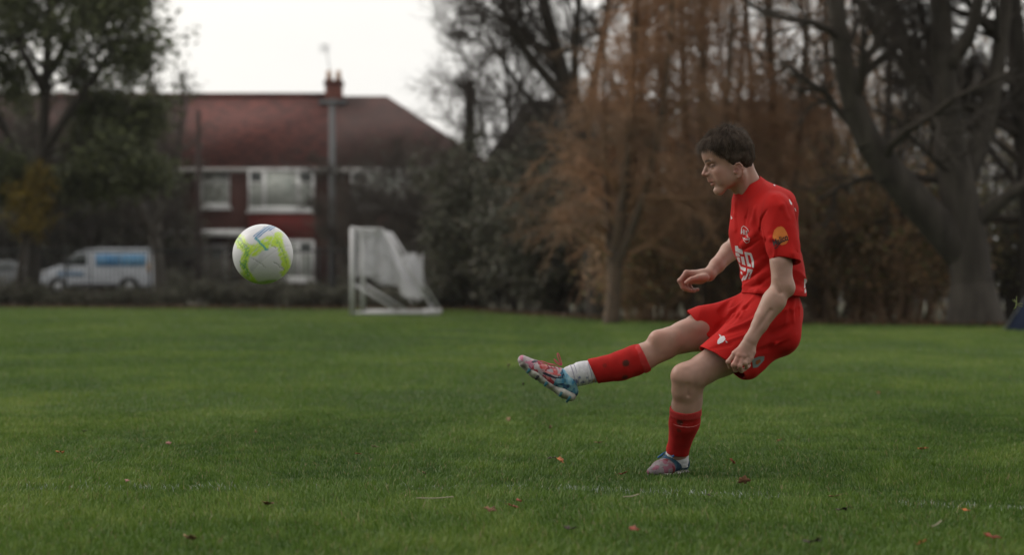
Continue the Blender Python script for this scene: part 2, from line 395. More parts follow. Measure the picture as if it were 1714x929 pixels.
# gable house behind the copper-coloured trees
def back_house():
    Y = 84.0; r = empty('detached_house', (hx(1100, Y), Y, 0)); tag(r, 'dark roofed house with pale windows hidden behind the copper trees', 'house')
    X = lambda p_: hx(p_, Y); Z = lambda q: hz_(q, Y)
    ze = Z(262); zr = hz_(166, Y + 4)
    MB().box(X(835), X(1400), Y, Y + 8, 0, ze).build('wall', mat('dark_brick', (0.075, 0.04, 0.032), 0.9, (0.10, 0.06, 0.045), scale=5), r)
    MB().raw([(X(815), Y - .4, ze), (X(1420), Y - .4, ze), (hx(1368, Y + 4), Y + 4, zr), (hx(882, Y + 4), Y + 4, zr), (X(815), Y + 8.4, ze), (X(1420), Y + 8.4, ze)],
             [(0, 1, 2, 3), (3, 2, 5, 4), (0, 3, 4), (1, 5, 2), (0, 4, 5, 1)]).build('roof', mat('dark_roof', (0.035, 0.03, 0.03), 0.9, (0.05, 0.042, 0.04), scale=2), r)
    for (a, b, c, d, bay) in ((1112, 1130, 192, 232, 2.2), (1022, 1050, 272, 345, 0.1), (1078, 1112, 268, 345, 0.1), (1180, 1216, 300, 350, 0.1), (900, 940, 280, 330, .1), (1290, 1330, 290, 350, .1)):
        window(r, a, b, c, d, (1.0,), bay=bay, Y=Y)
    MB().box(X(1106), X(1136), Y - 2.2, Y + 2.4, Z(236), Z(188)).build('dormer', mat('dormer_render', (0.3, 0.29, 0.27), 0.9), r)
back_house()
# tall poles in front of the terrace
def pole(px, pyt, Y, rad, m, label, cross=None):
    x = hx(px, Y); r = empty('telegraph_pole', (x, Y, 0)); tag(r, label, 'pole')
    MB().bar((x, Y, 0), (x, Y, hz_(pyt, Y)), rad, n=12, r2=rad * 0.8).build('post', m, r)
    if cross: MB().box(x - cross, x + cross, Y - 0.06 - rad, Y - rad - 0.003, hz_(pyt + 9, Y), hz_(pyt + 2, Y)).build('crossarm', m, r)
pole(556, 165, 95, 0.14, mat('weathered_pole', (0.14, 0.145, 0.15), 0.9), 'pale grey tall pole with short crossarm in front of the chimney', 0.35)
pole(332, 185, 95, 0.11, mat('tarred_pole', (0.035, 0.022, 0.02), 0.9), 'dark thin pole standing left of the narrow upstairs window')

# ================================================================= VAN AND CAR
van_w = mat('van_paint', (0.50, 0.53, 0.58), 0.35, (0.44, 0.47, 0.51), scale=2, spec=0.5)
tyre = mat('tyre_rubber', (0.02, 0.02, 0.02), 0.85); rimm = mat('wheel_rim', (0.35, 0.36, 0.37), 0.4, metal=0.6)
blk = mat('black_plastic', (0.02, 0.02, 0.022), 0.6)
def wheel(parent, x, y, r_, side):
    w = MB().bar((x, y, r_), (x, y + 0.22 * side, r_), r_, n=24).build('wheel', tyre, parent)
    MB().bar((x, y - 0.012 * side, r_), (x, y - 0.002 * side, r_), r_ * 0.6, n=18).build('rim', rimm, w)
def van():
    Y = 101.0; x0, x1 = hx(66, Y), hx(253, Y); L = x1 - x0; lift = 0.12
    r = empty('delivery_van', ((x0 + x1) / 2, Y + 0.95, lift)); tag(r, 'white delivery van with blue side graphic parked behind the railings', 'van')
    H = 1.97; prof = [(0.03, .42), (0.0, .62), (0.02, .95), (.10, 1.12), (.23, 1.28), (.38, 1.80), (.43, 1.90), (.55, H), (.985, H - .02), (1.0, 1.85), (.998, .45), (.97, .36), (.90, .36), (.885, .55), (.85, .68), (.80, .71), (.75, .68), (.715, .55), (.70, .36), (.27, .36), (.255, .55), (.22, .68), (.17, .71), (.12, .68), (.085, .55), (.07, .36)]
    # x-compress the long bonnet so that the cab starts early
    pts = [(x0 + L * (p_ * 1.0 if p_ > .5 else p_ * (0.9 if p_ > .2 else 1)), lift + q) for p_, q in prof]
    b = MB().prism(pts, 'y', Y, Y + 1.9).build('body', van_w, r, bevel=0.05)
    g = [(.215, 1.27), (.355, 1.74), (.44, 1.76), (.445, 1.24)]
    MB().prism([(x0 + L * p_ * .95, lift + q) for p_, q in g], 'y', Y - 0.012, Y - 0.002).build('window', mat('van_glass', (0.012, 0.02, 0.018), 0.1, spec=.5), r)
    MB().prism([(x0 + L * p_, lift + q) for p_, q in ((.215, 1.29), (.235, 1.29), (.375, 1.80), (.36, 1.80))], 'y', Y + 0.12, Y + 1.78).build('windscreen', MATS['van_glass'], r)
    for a, bb, c in ((.50, .72, (0.05, 0.20, 0.42)), (.725, .95, (0.07, 0.25, 0.46))):
        MB().box(x0 + L * a, x0 + L * bb, Y - 0.010, Y - 0.002, lift + 1.20, lift + 1.72).build('side_graphic', mat('blue_graphic%d' % int(a * 100), c, 0.5, (0.16, 0.33, 0.5), scale=3), r)
    MB().box(x0 + L * .16, x0 + L * .40, Y - 0.010, Y - 0.002, lift + .78, lift + .98).build('door_graphic', mat('faint_graphic', (0.16, 0.24, 0.34), 0.5), r)
    MB().box(x0 + L * .452, x0 + L * .462, Y - 0.006, Y - 0.001, lift + .45, lift + 1.8).build('door_seam', blk, r)
    MB().box(x0 + L * .97, x0 + L * 1.004, Y - 0.012, Y - 0.002, lift + .95, lift + 1.35).build('tail_light', mat('amber_lamp', (0.45, 0.22, 0.02), 0.4), r)
    MB().box(x0 + L * .02, x0 + L * .07, Y - 0.008, Y + .3, lift + .86, lift + 1.02).build('headlight', rimm, r)
    MB().box(x0 + L * .28, x0 + L * .69, Y - 0.010, Y - 0.002, lift + .38, lift + .50).build('sill_trim', mat('grey_trim', (0.1, 0.1, 0.11), 0.7), r)
    MB().box(x0 + L * .225, x0 + L * .25, Y - 0.22, Y - 0.013, lift + 1.22, lift + 1.45).build('wing_mirror', blk, r)
    for wx in (.17, .80):
        for (yy, sd_) in ((Y + 0.02, 1), (Y + 1.88, -1)):
            wheel_o = MB().bar((x0 + L * wx, yy, lift + .34), (x0 + L * wx, yy + 0.22 * sd_, lift + .34), .34, n=24).build('wheel', tyre, r)
            MB().bar((x0 + L * wx, yy - 0.012 * sd_, lift + .34), (x0 + L * wx, yy - 0.002 * sd_, lift + .34), .19, n=18).build('rim', rimm, wheel_o)
van()
# driveway slab the vehicles stand on
o = MB().box(-60, 60, 99.402, HY - 0.01, -0.3, 0.12).build('driveway', pave_m); tag(o, kind='structure')
def car():
    Y = 102.0; x0 = hx(-62, Y); L = hx(52, Y) - x0; lift = 0.12
    r = empty('parked_car', (x0 + L / 2, Y + .85, lift)); tag(r, 'pale silver car half hidden behind a tree trunk at far left', 'car')
    pr = [(0, .5), (.0, .80), (.06, .95), (.22, 1.0), (.38, 1.42), (.70, 1.46), (.88, 1.1), (.99, 1.02), (1, .45), (.93, .25), (.87, .3), (.84, .58), (.77, .62), (.70, .55), (.68, .25), (.30, .25), (.28, .55), (.22, .62), (.15, .58), (.12, .3), (.05, .28)]
    MB().prism([(x0 + L * p_, lift + q) for p_, q in pr], 'y', Y, Y + 1.7).build('body', mat('silver_paint', (0.20, 0.21, 0.22), 0.35, metal=.3), r, bevel=0.04)
    MB().prism([(x0 + L * p_, lift + q) for p_, q in ((.27, 1.0), (.40, 1.36), (.68, 1.38), (.80, 1.05))], 'y', Y - .01, Y - .002).build('window', glass, r)
    MB().box(x0 + L * .95, x0 + L * 1.003, Y - .01, Y - .002, lift + .72, lift + .92).build('tail_light', mat('red_lamp', (0.3, 0.02, 0.02), 0.4), r)
    for wx in (.22, .77):
        w = MB().bar((x0 + L * wx, Y + .02, lift + .3), (x0 + L * wx, Y + .2, lift + .3), .3, n=24).build('wheel', tyre, r)
        MB().bar((x0 + L * wx, Y + .008, lift + .3), (x0 + L * wx, Y + .018, lift + .3), .17, n=18).build('rim', rimm, w)
car()

# ================================================================= RAILINGS
def railings():
    Y = 69.0; m = mat('railing_steel', (0.025, 0.028, 0.028), 0.6)
    x = hx(-30, Y); xe = hx(560, Y); PW = 2.4; i = 0
    ords = ['leftmost', 'second', 'third', 'fourth', 'fifth', 'sixth']
    nP = int(math.ceil((xe - x) / PW))
    base = None
    for i in range(nP):
        xs_ = x + i * PW
        r = empty('railing_panel', (xs_, Y, 0)); 
        tag(r, '%s panel of dark vertical bar railings at the field edge, counted from the left' % (ords[i] if i < 6 else '%dth' % (i + 1)), 'railing', 'dark railings along the far left edge of the field')
        if base is None:
            k = MB().box(-.03, .03, -.03, .03, 0, 1.75).build('post', m, r, world=False)
            b_ = MB().box(.031, PW - .031, -.018, .018, 1.55, 1.60).build('rail', m, r, world=False)
            b2 = MB().box(.031, PW - .031, -.018, .018, .18, .23).build('rail', m, r, world=False)
            v = MB()
            for q in range(1, 20): v.box(q * .12 - .008, q * .12 + .008, -.033, -.019, .06, 1.7)
            v = v.build('bars', m, r, world=False)
            base = [k, b_, b2, v]
        else:
            for q in base:
                c = q.copy(); COL.objects.link(c); c.parent = r
railings()
# ================================================================= TREES
def norm(a): return a / (np.linalg.norm(a, axis=-1, keepdims=True) + 1e-9)
def resample(pts, rad, n):
    pts = np.asarray(pts, float); rad = np.asarray(rad, float)
    t = np.concatenate([[0], np.cumsum(np.linalg.norm(np.diff(pts, axis=0), axis=1))]); u = np.linspace(0, t[-1], n)
    # smooth (catmull-like) by sampling with cubic weights: do linear then smooth
    q = np.stack([np.interp(u, t, pts[:, k]) for k in range(3)], 1); r_ = np.interp(u, t, rad)
    for _ in range(3): q[1:-1] = (q[:-2] + 2 * q[1:-1] + q[2:]) / 4
    return q, r_
def grow(rg, parents, levels):
    """parents: (pts (m,K,3), rad (m,K)).  Returns a list of levels in the same form."""
    out = []
    pp, pr = parents
    for L in levels:
        n = L['n']; m, K, _ = pp.shape; N = m * n
        idx = np.repeat(np.arange(m), n)
        t = (L.get('t0', .3) + (L.get('t1', 1.0) - L.get('t0', .3)) * rg.rand(N)) * (K - 1)
        i = np.minimum(t.astype(int), K - 2); f = (t - i)[:, None]
        p = pp[idx, i] * (1 - f) + pp[idx, i + 1] * f; d = norm(pp[idx, i + 1] - pp[idx, i])
        r0 = pr[idx, i] * (1 - f[:, 0]) + pr[idx, i + 1] * f[:, 0]
        plen = np.linalg.norm(np.diff(pp, axis=1), axis=2).sum(1)[idx]
        ln = (plen * L['len'] if not L.get('abs') else np.full(N, L['len'])) * (0.6 + 0.7 * rg.rand(N)) * (1.15 - 0.45 * t / (K - 1))
        a = R(1) * (L.get('ang', 45) + L.get('angv', 12) * rg.randn(N))
        rnd = norm(np.cross(d, norm(rg.randn(N, 3))))
        d = norm(d * np.cos(a)[:, None] + rnd * np.sin(a)[:, None])
        k = L.get('k', 5); pts = [p]; up = L.get('up', .1); wig = L.get('wig', .2)
        for s in range(k - 1):
            d = norm(d + wig * rg.randn(N, 3) + np.array([0, 0, up]) * (1 + s * L.get('upg', 0)))
            p = p + d * (ln / (k - 1))[:, None]; pts.append(p)
        P_ = np.stack(pts, 1); P_[:, :, 2] = np.maximum(P_[:, :, 2], 0.08)
        rr = np.minimum(r0 * L.get('r', .5), L.get('rmax', 9)); rr = np.maximum(rr, L.get('rmin', .004))
        tap = np.linspace(1, L.get('tap', .35), k)[None, :]
        pr = rr[:, None] * tap; pp = P_; out.append((pp, pr))
    return out
def poly_tubes(level, n):
    pp, pr = level
    return tube_mesh(pp[:, :-1].reshape(-1, 3), pp[:, 1:].reshape(-1, 3), pr[:, :-1].ravel(), pr[:, 1:].ravel(), n)
def merge(parts):
    V = []; F = []; b = 0
    for v, f in parts: V.append(v); F.append(f + b); b += len(v)
    return np.concatenate(V), np.concatenate(F)
def leaves(rg, pts, n, size, spread, flat=0.0):
    c = pts[rg.randint(len(pts), size=n)] + rg.randn(n, 3) * spread
    u = norm(rg.randn(n, 3)); w = norm(np.cross(u, rg.randn(n, 3))); s = size * (0.6 + 0.8 * rg.rand(n))[:, None]
    V = np.stack([c - u * s, c + w * s * .45, c + u * s, c - w * s * .45], 1).reshape(-1, 3)
    return V, np.arange(4 * n).reshape(-1, 4)
bark = mat('bark_grey', (0.034, 0.029, 0.024), 0.95, (0.072, 0.062, 0.052), scale=5, stretch=(1, 1, .25), bump=.6, bscale=18)
twig_v = mat('twig_veil', (0.060, 0.050, 0.043), 0.95)
bark_d = mat('bark_dark', (0.030, 0.026, 0.022), 0.95, (0.055, 0.048, 0.040), scale=5, stretch=(1, 1, .25))
twig_d = mat('twig_dark', (0.046, 0.038, 0.031), 0.95)
twig_b = mat('twig_brown', (0.260, 0.165, 0.100), 0.9, (0.170, 0.115, 0.075), scale=.8)
twig_o = mat('twig_copper', (0.33, 0.185, 0.105), 0.9, (0.200, 0.135, 0.090), scale=.7, ramp=(.4, .7))

def tree(name, label, group, seed, limbs, levels, bark_m, twig_m, leaf=None, cat='tree', upward=None):
    """limbs: hand-placed [(polyline, radii)], the first is the trunk; levels: random orders of branching"""
    rg = np.random.RandomState(seed)
    L = [resample(p_, r_, 12) for p_, r_ in limbs]
    base = L[0][0][0]
    root = empty(name, (base[0], base[1], 0)); tag(root, label, cat, group)
    pp = np.stack([l[0] for l in L]); pr = np.stack([l[1] for l in L])
    V, F = poly_tubes((pp, pr), 12)
    np_mesh('trunk', V, F, bark_m, root, smooth=True)
    lv = grow(rg, (pp, pr), levels)
    parts = [poly_tubes(l, 6 if i == 0 else 3) for i, l in enumerate(lv)]
    V, F = merge(parts)
    np_mesh('crown', V, F, twig_m, root)
    if leaf:
        src = np.concatenate([l[0][:, 1:].reshape(-1, 3) for l in lv[-2:]])
        V, F = leaves(rg, src, leaf['n'], leaf['size'], leaf['spread'])
        t = np.asarray(leaf['cols']); k = rg.rand(leaf['n']); cl = t[(k * len(t)).astype(int)] * (0.7 + 0.6 * rg.rand(leaf['n']))[:, None]
        np_mesh('foliage', V, F, mat_attr(leaf.get('mat', 'leaf_pigment'), 0.6, 0.2, leaf.get('trans', 0.2)), root, tint=np.repeat(cl, 4, 0))
    return root
def LB(pts, Y, dys=None):
    """limb polyline from photo positions at distance Y (with per-point depth offsets)"""
    return [P(a, b, Y + (dys[i] if dys else 0)) for i, (a, b) in enumerate(pts)]
G = 'trees and shrubs round the field'
def gp(px, Y):  # ground point
    return np.array([(px - CX) * Y / FOC, Y, -0.05])

# -- great double-stemmed tree on the right
Y = 39.7
tree('park_tree', 'massive grey trunk tree at right with a thick limb bending up to the left', None, 41, [
    ([gp(1634, Y), P(1632, 480, Y), P(1622, 400, Y), P(1602, 330, Y), P(1588, 240, Y), P(1578, 120, Y), P(1572, -60, Y), P(1565, -300, Y)], [.52, .36, .36, .33, .24, .20, .16, .07]),
    ([P(1615, 430, Y), P(1570, 365, Y - .1), P(1510, 315, Y - .3), P(1450, 262, Y - .5), P(1422, 190, Y - .6), P(1408, 90, Y - .7), P(1392, -40, Y - .8), P(1380, -220, Y - .8)], [.30, .31, .27, .24, .19, .17, .14, .06]),
    ([P(1602, 330, Y), P(1640, 250, Y + .3), P(1665, 150, Y + .5), P(1680, 30, Y + .6), P(1700, -150, Y + .8)], [.20, .18, .15, .12, .05]),
    ([P(1588, 240, Y), P(1540, 130, Y + .4), P(1500, 40, Y + .6), P(1465, -60, Y + .8), P(1440, -220, Y + .9)], [.19, .15, .13, .10, .04]),
    ([P(1628, 380, Y), P(1680, 330, Y - .4), P(1735, 300, Y - .7), P(1790, 240, Y - 1)], [.14, .11, .09, .05]),
    ([P(1578, 120, Y), P(1630, 60, Y - .4), P(1640, -20, Y - .5), P(1660, -150, Y - .7)], [.14, .11, .09, .05]),
    ([P(1590, 300, Y), P(1560, 215, Y + .5), P(1562, 120, Y + .7), P(1540, 0, Y + .8)], [.11, .09, .07, .04]),
], [dict(n=9, len=.36, ang=50, up=.08, wig=.22, r=.42, rmax=.09, k=7, t0=.25), dict(n=12, len=.5, ang=48, up=.03, wig=.25, r=.5, rmin=.010, k=5),
    dict(n=10, len=.55, ang=48, up=.0, wig=.25, r=.5, rmin=.0075, k=4)], bark, twig_d)
# -- dark tree cut by the right edge
Y = 42.0
tree('bare_tree', 'dark bare tree trunk cut off by the right edge of the view', None, 43, [
    ([gp(1745, Y), P(1738, 400, Y), P(1722, 250, Y), P(1706, 120, Y), P(1690, -20, Y), P(1675, -240, Y)], [.34, .28, .25, .2, .16, .07]),
    ([P(1722, 250, Y), P(1690, 200, Y + .2), P(1640, 170, Y + .3), P(1590, 165, Y + .4), P(1530, 130, Y + .5)], [.13, .11, .09, .07, .04]),
    ([P(1738, 400, Y), P(1780, 250, Y + .2), P(1800, 50, Y + .3)], [.2, .15, .08])],
    [dict(n=14, len=.38, ang=52, up=.06, wig=.24, r=.42, rmax=.08, k=7, t0=.2), dict(n=13, len=.5, ang=48, up=.0, wig=.25, r=.5, rmin=.010, k=5), dict(n=10, len=.5, ang=48, up=.0, wig=.25, r=.5, rmin=.0075, k=4)], bark_d, twig_d)

# -- copper willow-like trees
def copper(px, Y, seed, label, stems, dens=1.0, lean=0):
    rg = random.Random(seed); limbs = [([gp(px, Y), P(px + 2, 470, Y), P(px + 4 + lean * .3, 400, Y), P(px + 8 + lean * .5, 250, Y), P(px + lean, 60, Y), P(px + lean * 1.4, -160, Y)], [.15, .115, .11, .09, .07, .03])]
    for (a, b, yb, dy) in stems:
        limbs.append(([P(px + 3, yb, Y), P(px + (a - px) * .45, yb - 95, Y + dy * .4), P(px + (a - px) * .8, (yb - 95) * .6 + b * .4, Y + dy * .8), P(a, b, Y + dy), P(a + (a - px) * .1, b - 150, Y + dy)], [.09, .075, .06, .045, .02]))
    return tree('copper_tree', label, G, seed, limbs, [
        dict(n=int(16 * dens), len=.23, ang=52, up=.06, wig=.2, r=.45, rmax=.035, k=6, t0=.12),
        dict(n=12, len=.62, ang=48, up=-.06, wig=.2, r=.5, rmin=.006, k=6, upg=.4),
        dict(n=11, len=.62, ang=42, up=-.08, wig=.18, r=.6, rmin=.0048, k=5, upg=.3)], mat('bark_copper', (0.080, 0.060, 0.045), .95, (0.12, 0.085, 0.06), scale=3), twig_o)
copper(1023, 41.5, 51, 'copper twigged tree nearest the goal, its slim trunk clear at the grass edge', [(1080, 40, 430, .4), (1120, 90, 460, -.5), (1012, 230, 470, .6), (1060, 150, 440, -.3)], 1.0, 40)
copper(1165, 43.5, 52, 'orange copper tree whose stems rise just left of the player\'s head', [(1100, 60, 430, .5), (1225, 50, 440, -.4), (1140, 20, 400, .2), (1240, 140, 460, .7)], 1.0, 10)
copper(1305, 44.5, 53, 'copper twigged tree rising behind the player\'s shoulders', [(1250, 40, 430, .5), (1350, 90, 440, -.4), (1290, 0, 420, .2), (1210, 160, 460, .6)], .85, -20)

# -- slim stems between copper trees and great tree
def slim(px, pxt, Y, seed, label, r0=.13, tm=None, lv=(7, 9, 8), top=-200, name='bare_tree', bk=None, spread=1.0, up=.1):
    yy = lambda q: 480 + (top - 480) * q
    return tree(name, label, G, seed, [([gp(px, Y), P(px + 3, yy(.12), Y), P((px * .7 + pxt * .3), yy(.4), Y), P(px * .35 + pxt * .65, yy(.7), Y), P(pxt, top, Y)], [r0, r0 * .85, r0 * .7, r0 * .5, r0 * .2]),
        ([P(px + 3, yy(.12), Y), P(px + 30 * spread, yy(.36), Y + .4), P(px + 52 * spread, yy(.62), Y + .8), P(px + 60 * spread, yy(.85), Y + 1)], [r0 * .6, r0 * .5, r0 * .35, r0 * .15]),
        ([P(px + 2, yy(.2), Y), P(px - 30 * spread, yy(.42), Y - .4), P(px - 48 * spread, yy(.66), Y - .7), P(px - 70 * spread, yy(.85), Y - 1)], [r0 * .55, r0 * .45, r0 * .3, r0 * .15])],
        [dict(n=lv[0], len=.36, ang=40, up=up, wig=.2, r=.45, rmax=.05, k=6, t0=.2), dict(n=lv[1], len=.5, ang=42, up=.06, wig=.22, r=.5, rmin=.008, k=5), dict(n=lv[2], len=.55, ang=42, up=.03, wig=.22, r=.5, rmin=.005, k=4)], bk or bark_d, tm or twig_d)
slim(1392, 1375, 48, 61, 'slim dark bare tree between the copper trees and the great trunk', .13)
slim(1480, 1500, 50, 62, 'thin bare tree seen through the fork of the great trunk', .12, twig_b)
# -- dark bare trees centre
Y = 52
tree('bare_tree', 'tall dark bare tree leaning left above the dark evergreen shrubs', None, 63, [
    ([gp(1000, Y), P(995, 380, Y), P(978, 260, Y), P(955, 170, Y), P(930, 80, Y), P(900, -20, Y), P(880, -160, Y)], [.24, .22, .20, .18, .15, .12, .05]),
    ([P(978, 260, Y), P(985, 170, Y + .3), P(1010, 70, Y + .5), P(1030, -80, Y + .6)], [.14, .12, .09, .05]),
    ([P(955, 170, Y), P(905, 120, Y - .3), P(860, 60, Y - .5), P(835, 0, Y - .7), P(815, -120, Y - .8)], [.11, .10, .08, .06, .03]),
    ([P(965, 200, Y), P(960, 110, Y - .3), P(968, 20, Y - .4), P(975, -100, Y - .5)], [.11, .09, .07, .03]),
    ([P(985, 300, Y), P(930, 220, Y + .4), P(890, 170, Y + .6), P(850, 120, Y + .8), P(820, 60, Y + .9)], [.10, .08, .06, .05, .02])],
    [dict(n=14, len=.38, ang=48, up=.08, wig=.2, r=.42, rmax=.05, k=6, t0=.2), dict(n=13, len=.5, ang=46, up=.03, wig=.24, r=.5, rmin=.009, k=5), dict(n=10, len=.5, ang=46, up=.02, wig=.24, r=.5, rmin=.007, k=4)], bark_d, twig_d)
slim(862, 842, 62, 64, 'finely twigged bare tree at the right end of the open sky', .09, twig_v, (18, 15, 11), 10, spread=1.3)
slim(745, 750, 76, 65, 'low pale bare tree in front of the hipped roof end', .05, twig_v, (18, 15, 11), 262, spread=1.5)
slim(660, 655, 74, 66, 'small bare tree just behind the goal, before the brick wall', .05, twig_v, (18, 14, 11), 262, spread=1.5)
slim(594, 600, 76, 67, 'spindly bare tree beside the pale grey pole', .04, twig_v, (14, 12, 10), 330, spread=.9)
# narrow conifer
def conifer(px, Y, top, wpx, label, seed):
    rg = np.random.RandomState(seed); x = hx(px, Y); H = hz_(top, Y)
    r = empty('narrow_conifer', (x, Y, 0)); tag(r, label, 'tree', G)
    MB().bar((x, Y, -.05), (x, Y, H * .97), .12, n=8, r2=.02).build('trunk', bark_d, r)
    n = 9000; z = rg.rand(n) ** .8 * H; w = wpx * Y / FOC * np.clip((H - z) / H * 1.7, 0.05, 1) * np.sqrt(rg.rand(n)); a = rg.rand(n) * 6.283
    pts = np.stack([x + np.cos(a) * w, Y + np.sin(a) * w, z], 1)
    V, F = leaves(rg, pts, 12000, .10, .05)
    np_mesh('crown', V, F, mat('needle_dark', (0.018, 0.026, 0.016), .9), r)
conifer(786, 88, 136, 11, 'narrow dark pointed conifer standing right of the hipped roof', 71)
# poplar tops beyond the ridge
def poplar(px, Y, top, wpx, label, seed):
    x = hx(px, Y); H = hz_(top, Y); rg = np.random.RandomState(seed)
    root = empty('poplar', (x, Y, 0)); tag(root, label, 'tree', G)
    pp, pr = resample([(x, Y, 0), (x + .1, Y, H * .5), (x, Y, H)], [.35, .22, .03], 12)
    V, F = poly_tubes((pp[None], pr[None]), 8); np_mesh('trunk', V, F, bark_d, root, smooth=True)
    lv = grow(rg, (pp[None], pr[None]), [dict(n=90, len=wpx * Y / FOC * 2.0, abs=True, ang=28, up=.28, wig=.1, r=.3, rmax=.05, k=5, t0=.25, t1=.98), dict(n=12, len=.45, ang=28, up=.2, wig=.14, r=.5, rmin=.012, k=4), dict(n=4, len=.5, ang=28, up=.15, wig=.14, r=.6, rmin=.009, k=3)])
    V, F = merge([poly_tubes(l, 3) for l in lv]); np_mesh('crown', V, F, mat('twig_far', (0.11, 0.10, 0.09), .9), root)
poplar(250, 150, 92, 24, 'taller bare poplar showing above the terrace ridge', 72)
poplar(303, 152, 124, 14, 'shorter bare poplar top just above the terrace ridge, left of the red roof', 73)

# -- leafy tree far left
Y = 70
lfy = dict(n=64000, size=.085, spread=.28, cols=[(0.072, 0.084, 0.040), (0.092, 0.106, 0.048), (0.112, 0.124, 0.058), (0.058, 0.064, 0.040)])
tree('leafy_tree', 'big dark green leafy tree filling the upper left corner', None, 81, [
    ([gp(52, Y), P(48, 420, Y), P(62, 330, Y), P(75, 220, Y), P(78, 110, Y), P(85, -20, Y), P(95, -220, Y)], [.24, .19, .17, .16, .14, .11, .05]),
    ([P(62, 330, Y), P(20, 240, Y + .4), P(-30, 140, Y + .7), P(-70, 20, Y + 1)], [.16, .13, .1, .05]),
    ([P(75, 250, Y), P(120, 180, Y - .5), P(165, 120, Y - .8), P(200, 60, Y - 1), P(215, 10, Y - 1.1)], [.14, .12, .09, .06, .03]),
    ([P(78, 160, Y), P(40, 90, Y - .6), P(5, 20, Y - .8), P(-20, -80, Y - 1)], [.13, .11, .08, .04]),
    ([P(78, 130, Y), P(120, 60, Y + .6), P(150, -20, Y + .8), P(180, -120, Y + 1)], [.13, .11, .08, .04]),
    ([P(68, 300, Y), P(130, 250, Y + .6), P(185, 215, Y + .9), P(240, 190, Y + 1)], [.12, .10, .07, .04]),
    ([P(55, 380, Y), P(110, 320, Y - .5), P(160, 290, Y - .8), P(215, 270, Y - 1)], [.1, .08, .06, .04]),
    ([P(60, 350, Y), P(10, 300, Y - .5), P(-40, 270, Y - .8)], [.1, .08, .04])],
    [dict(n=8, len=.36, ang=48, up=.06, wig=.2, r=.45, rmax=.07, k=6, t0=.3), dict(n=8, len=.5, ang=45, up=.0, wig=.22, r=.5, rmin=.01, k=5), dict(n=6, len=.5, ang=45, up=-.05, wig=.2, r=.5, rmin=.006, k=4)], bark_d, twig_d, leaf=lfy)
# bare dark trees in front of the left houses
Y = 76
tree('bare_tree', 'grey bare tree whose bent trunk leans left beside the van', None, 82, [
    ([gp(268, Y), P(266, 430, Y), P(264, 372, Y), P(230, 345, Y), P(205, 308, Y), P(190, 240, Y), P(196, 170, Y)], [.20, .17, .16, .14, .12, .08, .03]),
    ([P(265, 390, Y), P(262, 320, Y + .3), P(240, 260, Y + .5), P(250, 180, Y + .6)], [.13, .10, .07, .03]),
    ([P(264, 372, Y), P(295, 300, Y - .3), P(300, 230, Y - .5), P(310, 150, Y - .6)], [.09, .07, .05, .02]),
    ([P(230, 345, Y), P(170, 320, Y - .3), P(130, 270, Y - .5), P(110, 200, Y - .6)], [.08, .07, .05, .02])],
    [dict(n=11, len=.4, ang=48, up=.05, wig=.22, r=.45, rmax=.05, k=6, t0=.2), dict(n=9, len=.5, ang=45, up=.0, wig=.22, r=.5, rmin=.009, k=5), dict(n=8, len=.5, ang=45, up=0, wig=.2, r=.5, rmin=.006, k=4)],
    mat('bark_pale', (0.10, 0.09, 0.08), .95, (0.07, 0.062, 0.055), scale=4), twig_d)
slim(150, 165, 104, 83, 'dark bare tree directly behind the roof of the van', .13, twig_v, (20, 16, 12), 190, spread=1.7)
slim(248, 250, 103.5, 87, 'dense twiggy tree between the van tail and the house', .07, twig_v, (16, 12, 10), 235, spread=.8)
slim(60, 66, 104, 88, 'twiggy tree rising behind the bonnet of the van', .09, twig_v, (20, 15, 12), 200, spread=1.3)
slim(352, 345, 92, 84, 'dark twiggy bare tree left of the football, before the porch', .05, twig_v, (9, 8, 7), 400, spread=.6)
# yellow-leaved small tree
Y = 68
tree('yellow_tree', 'small tree with mustard yellow autumn leaves in front of the far left house', None, 85, [
    ([gp(36, Y), P(30, 470, Y), P(40, 420, Y), P(46, 350, Y), P(48, 310, Y)], [.13, .11, .08, .05, .02])],
    [dict(n=16, len=.34, ang=30, up=.12, wig=.15, r=.45, rmax=.03, k=5, t0=.35), dict(n=8, len=.5, ang=40, up=.05, wig=.2, r=.5, rmin=.006, k=4), dict(n=5, len=.5, ang=40, up=.0, wig=.2, r=.5, rmin=.004, k=3)],
    bark_d, twig_d, leaf=dict(n=3800, size=.05, spread=.08, cols=[(0.22, 0.155, 0.022), (0.16, 0.11, 0.02), (0.10, 0.085, 0.02)]))

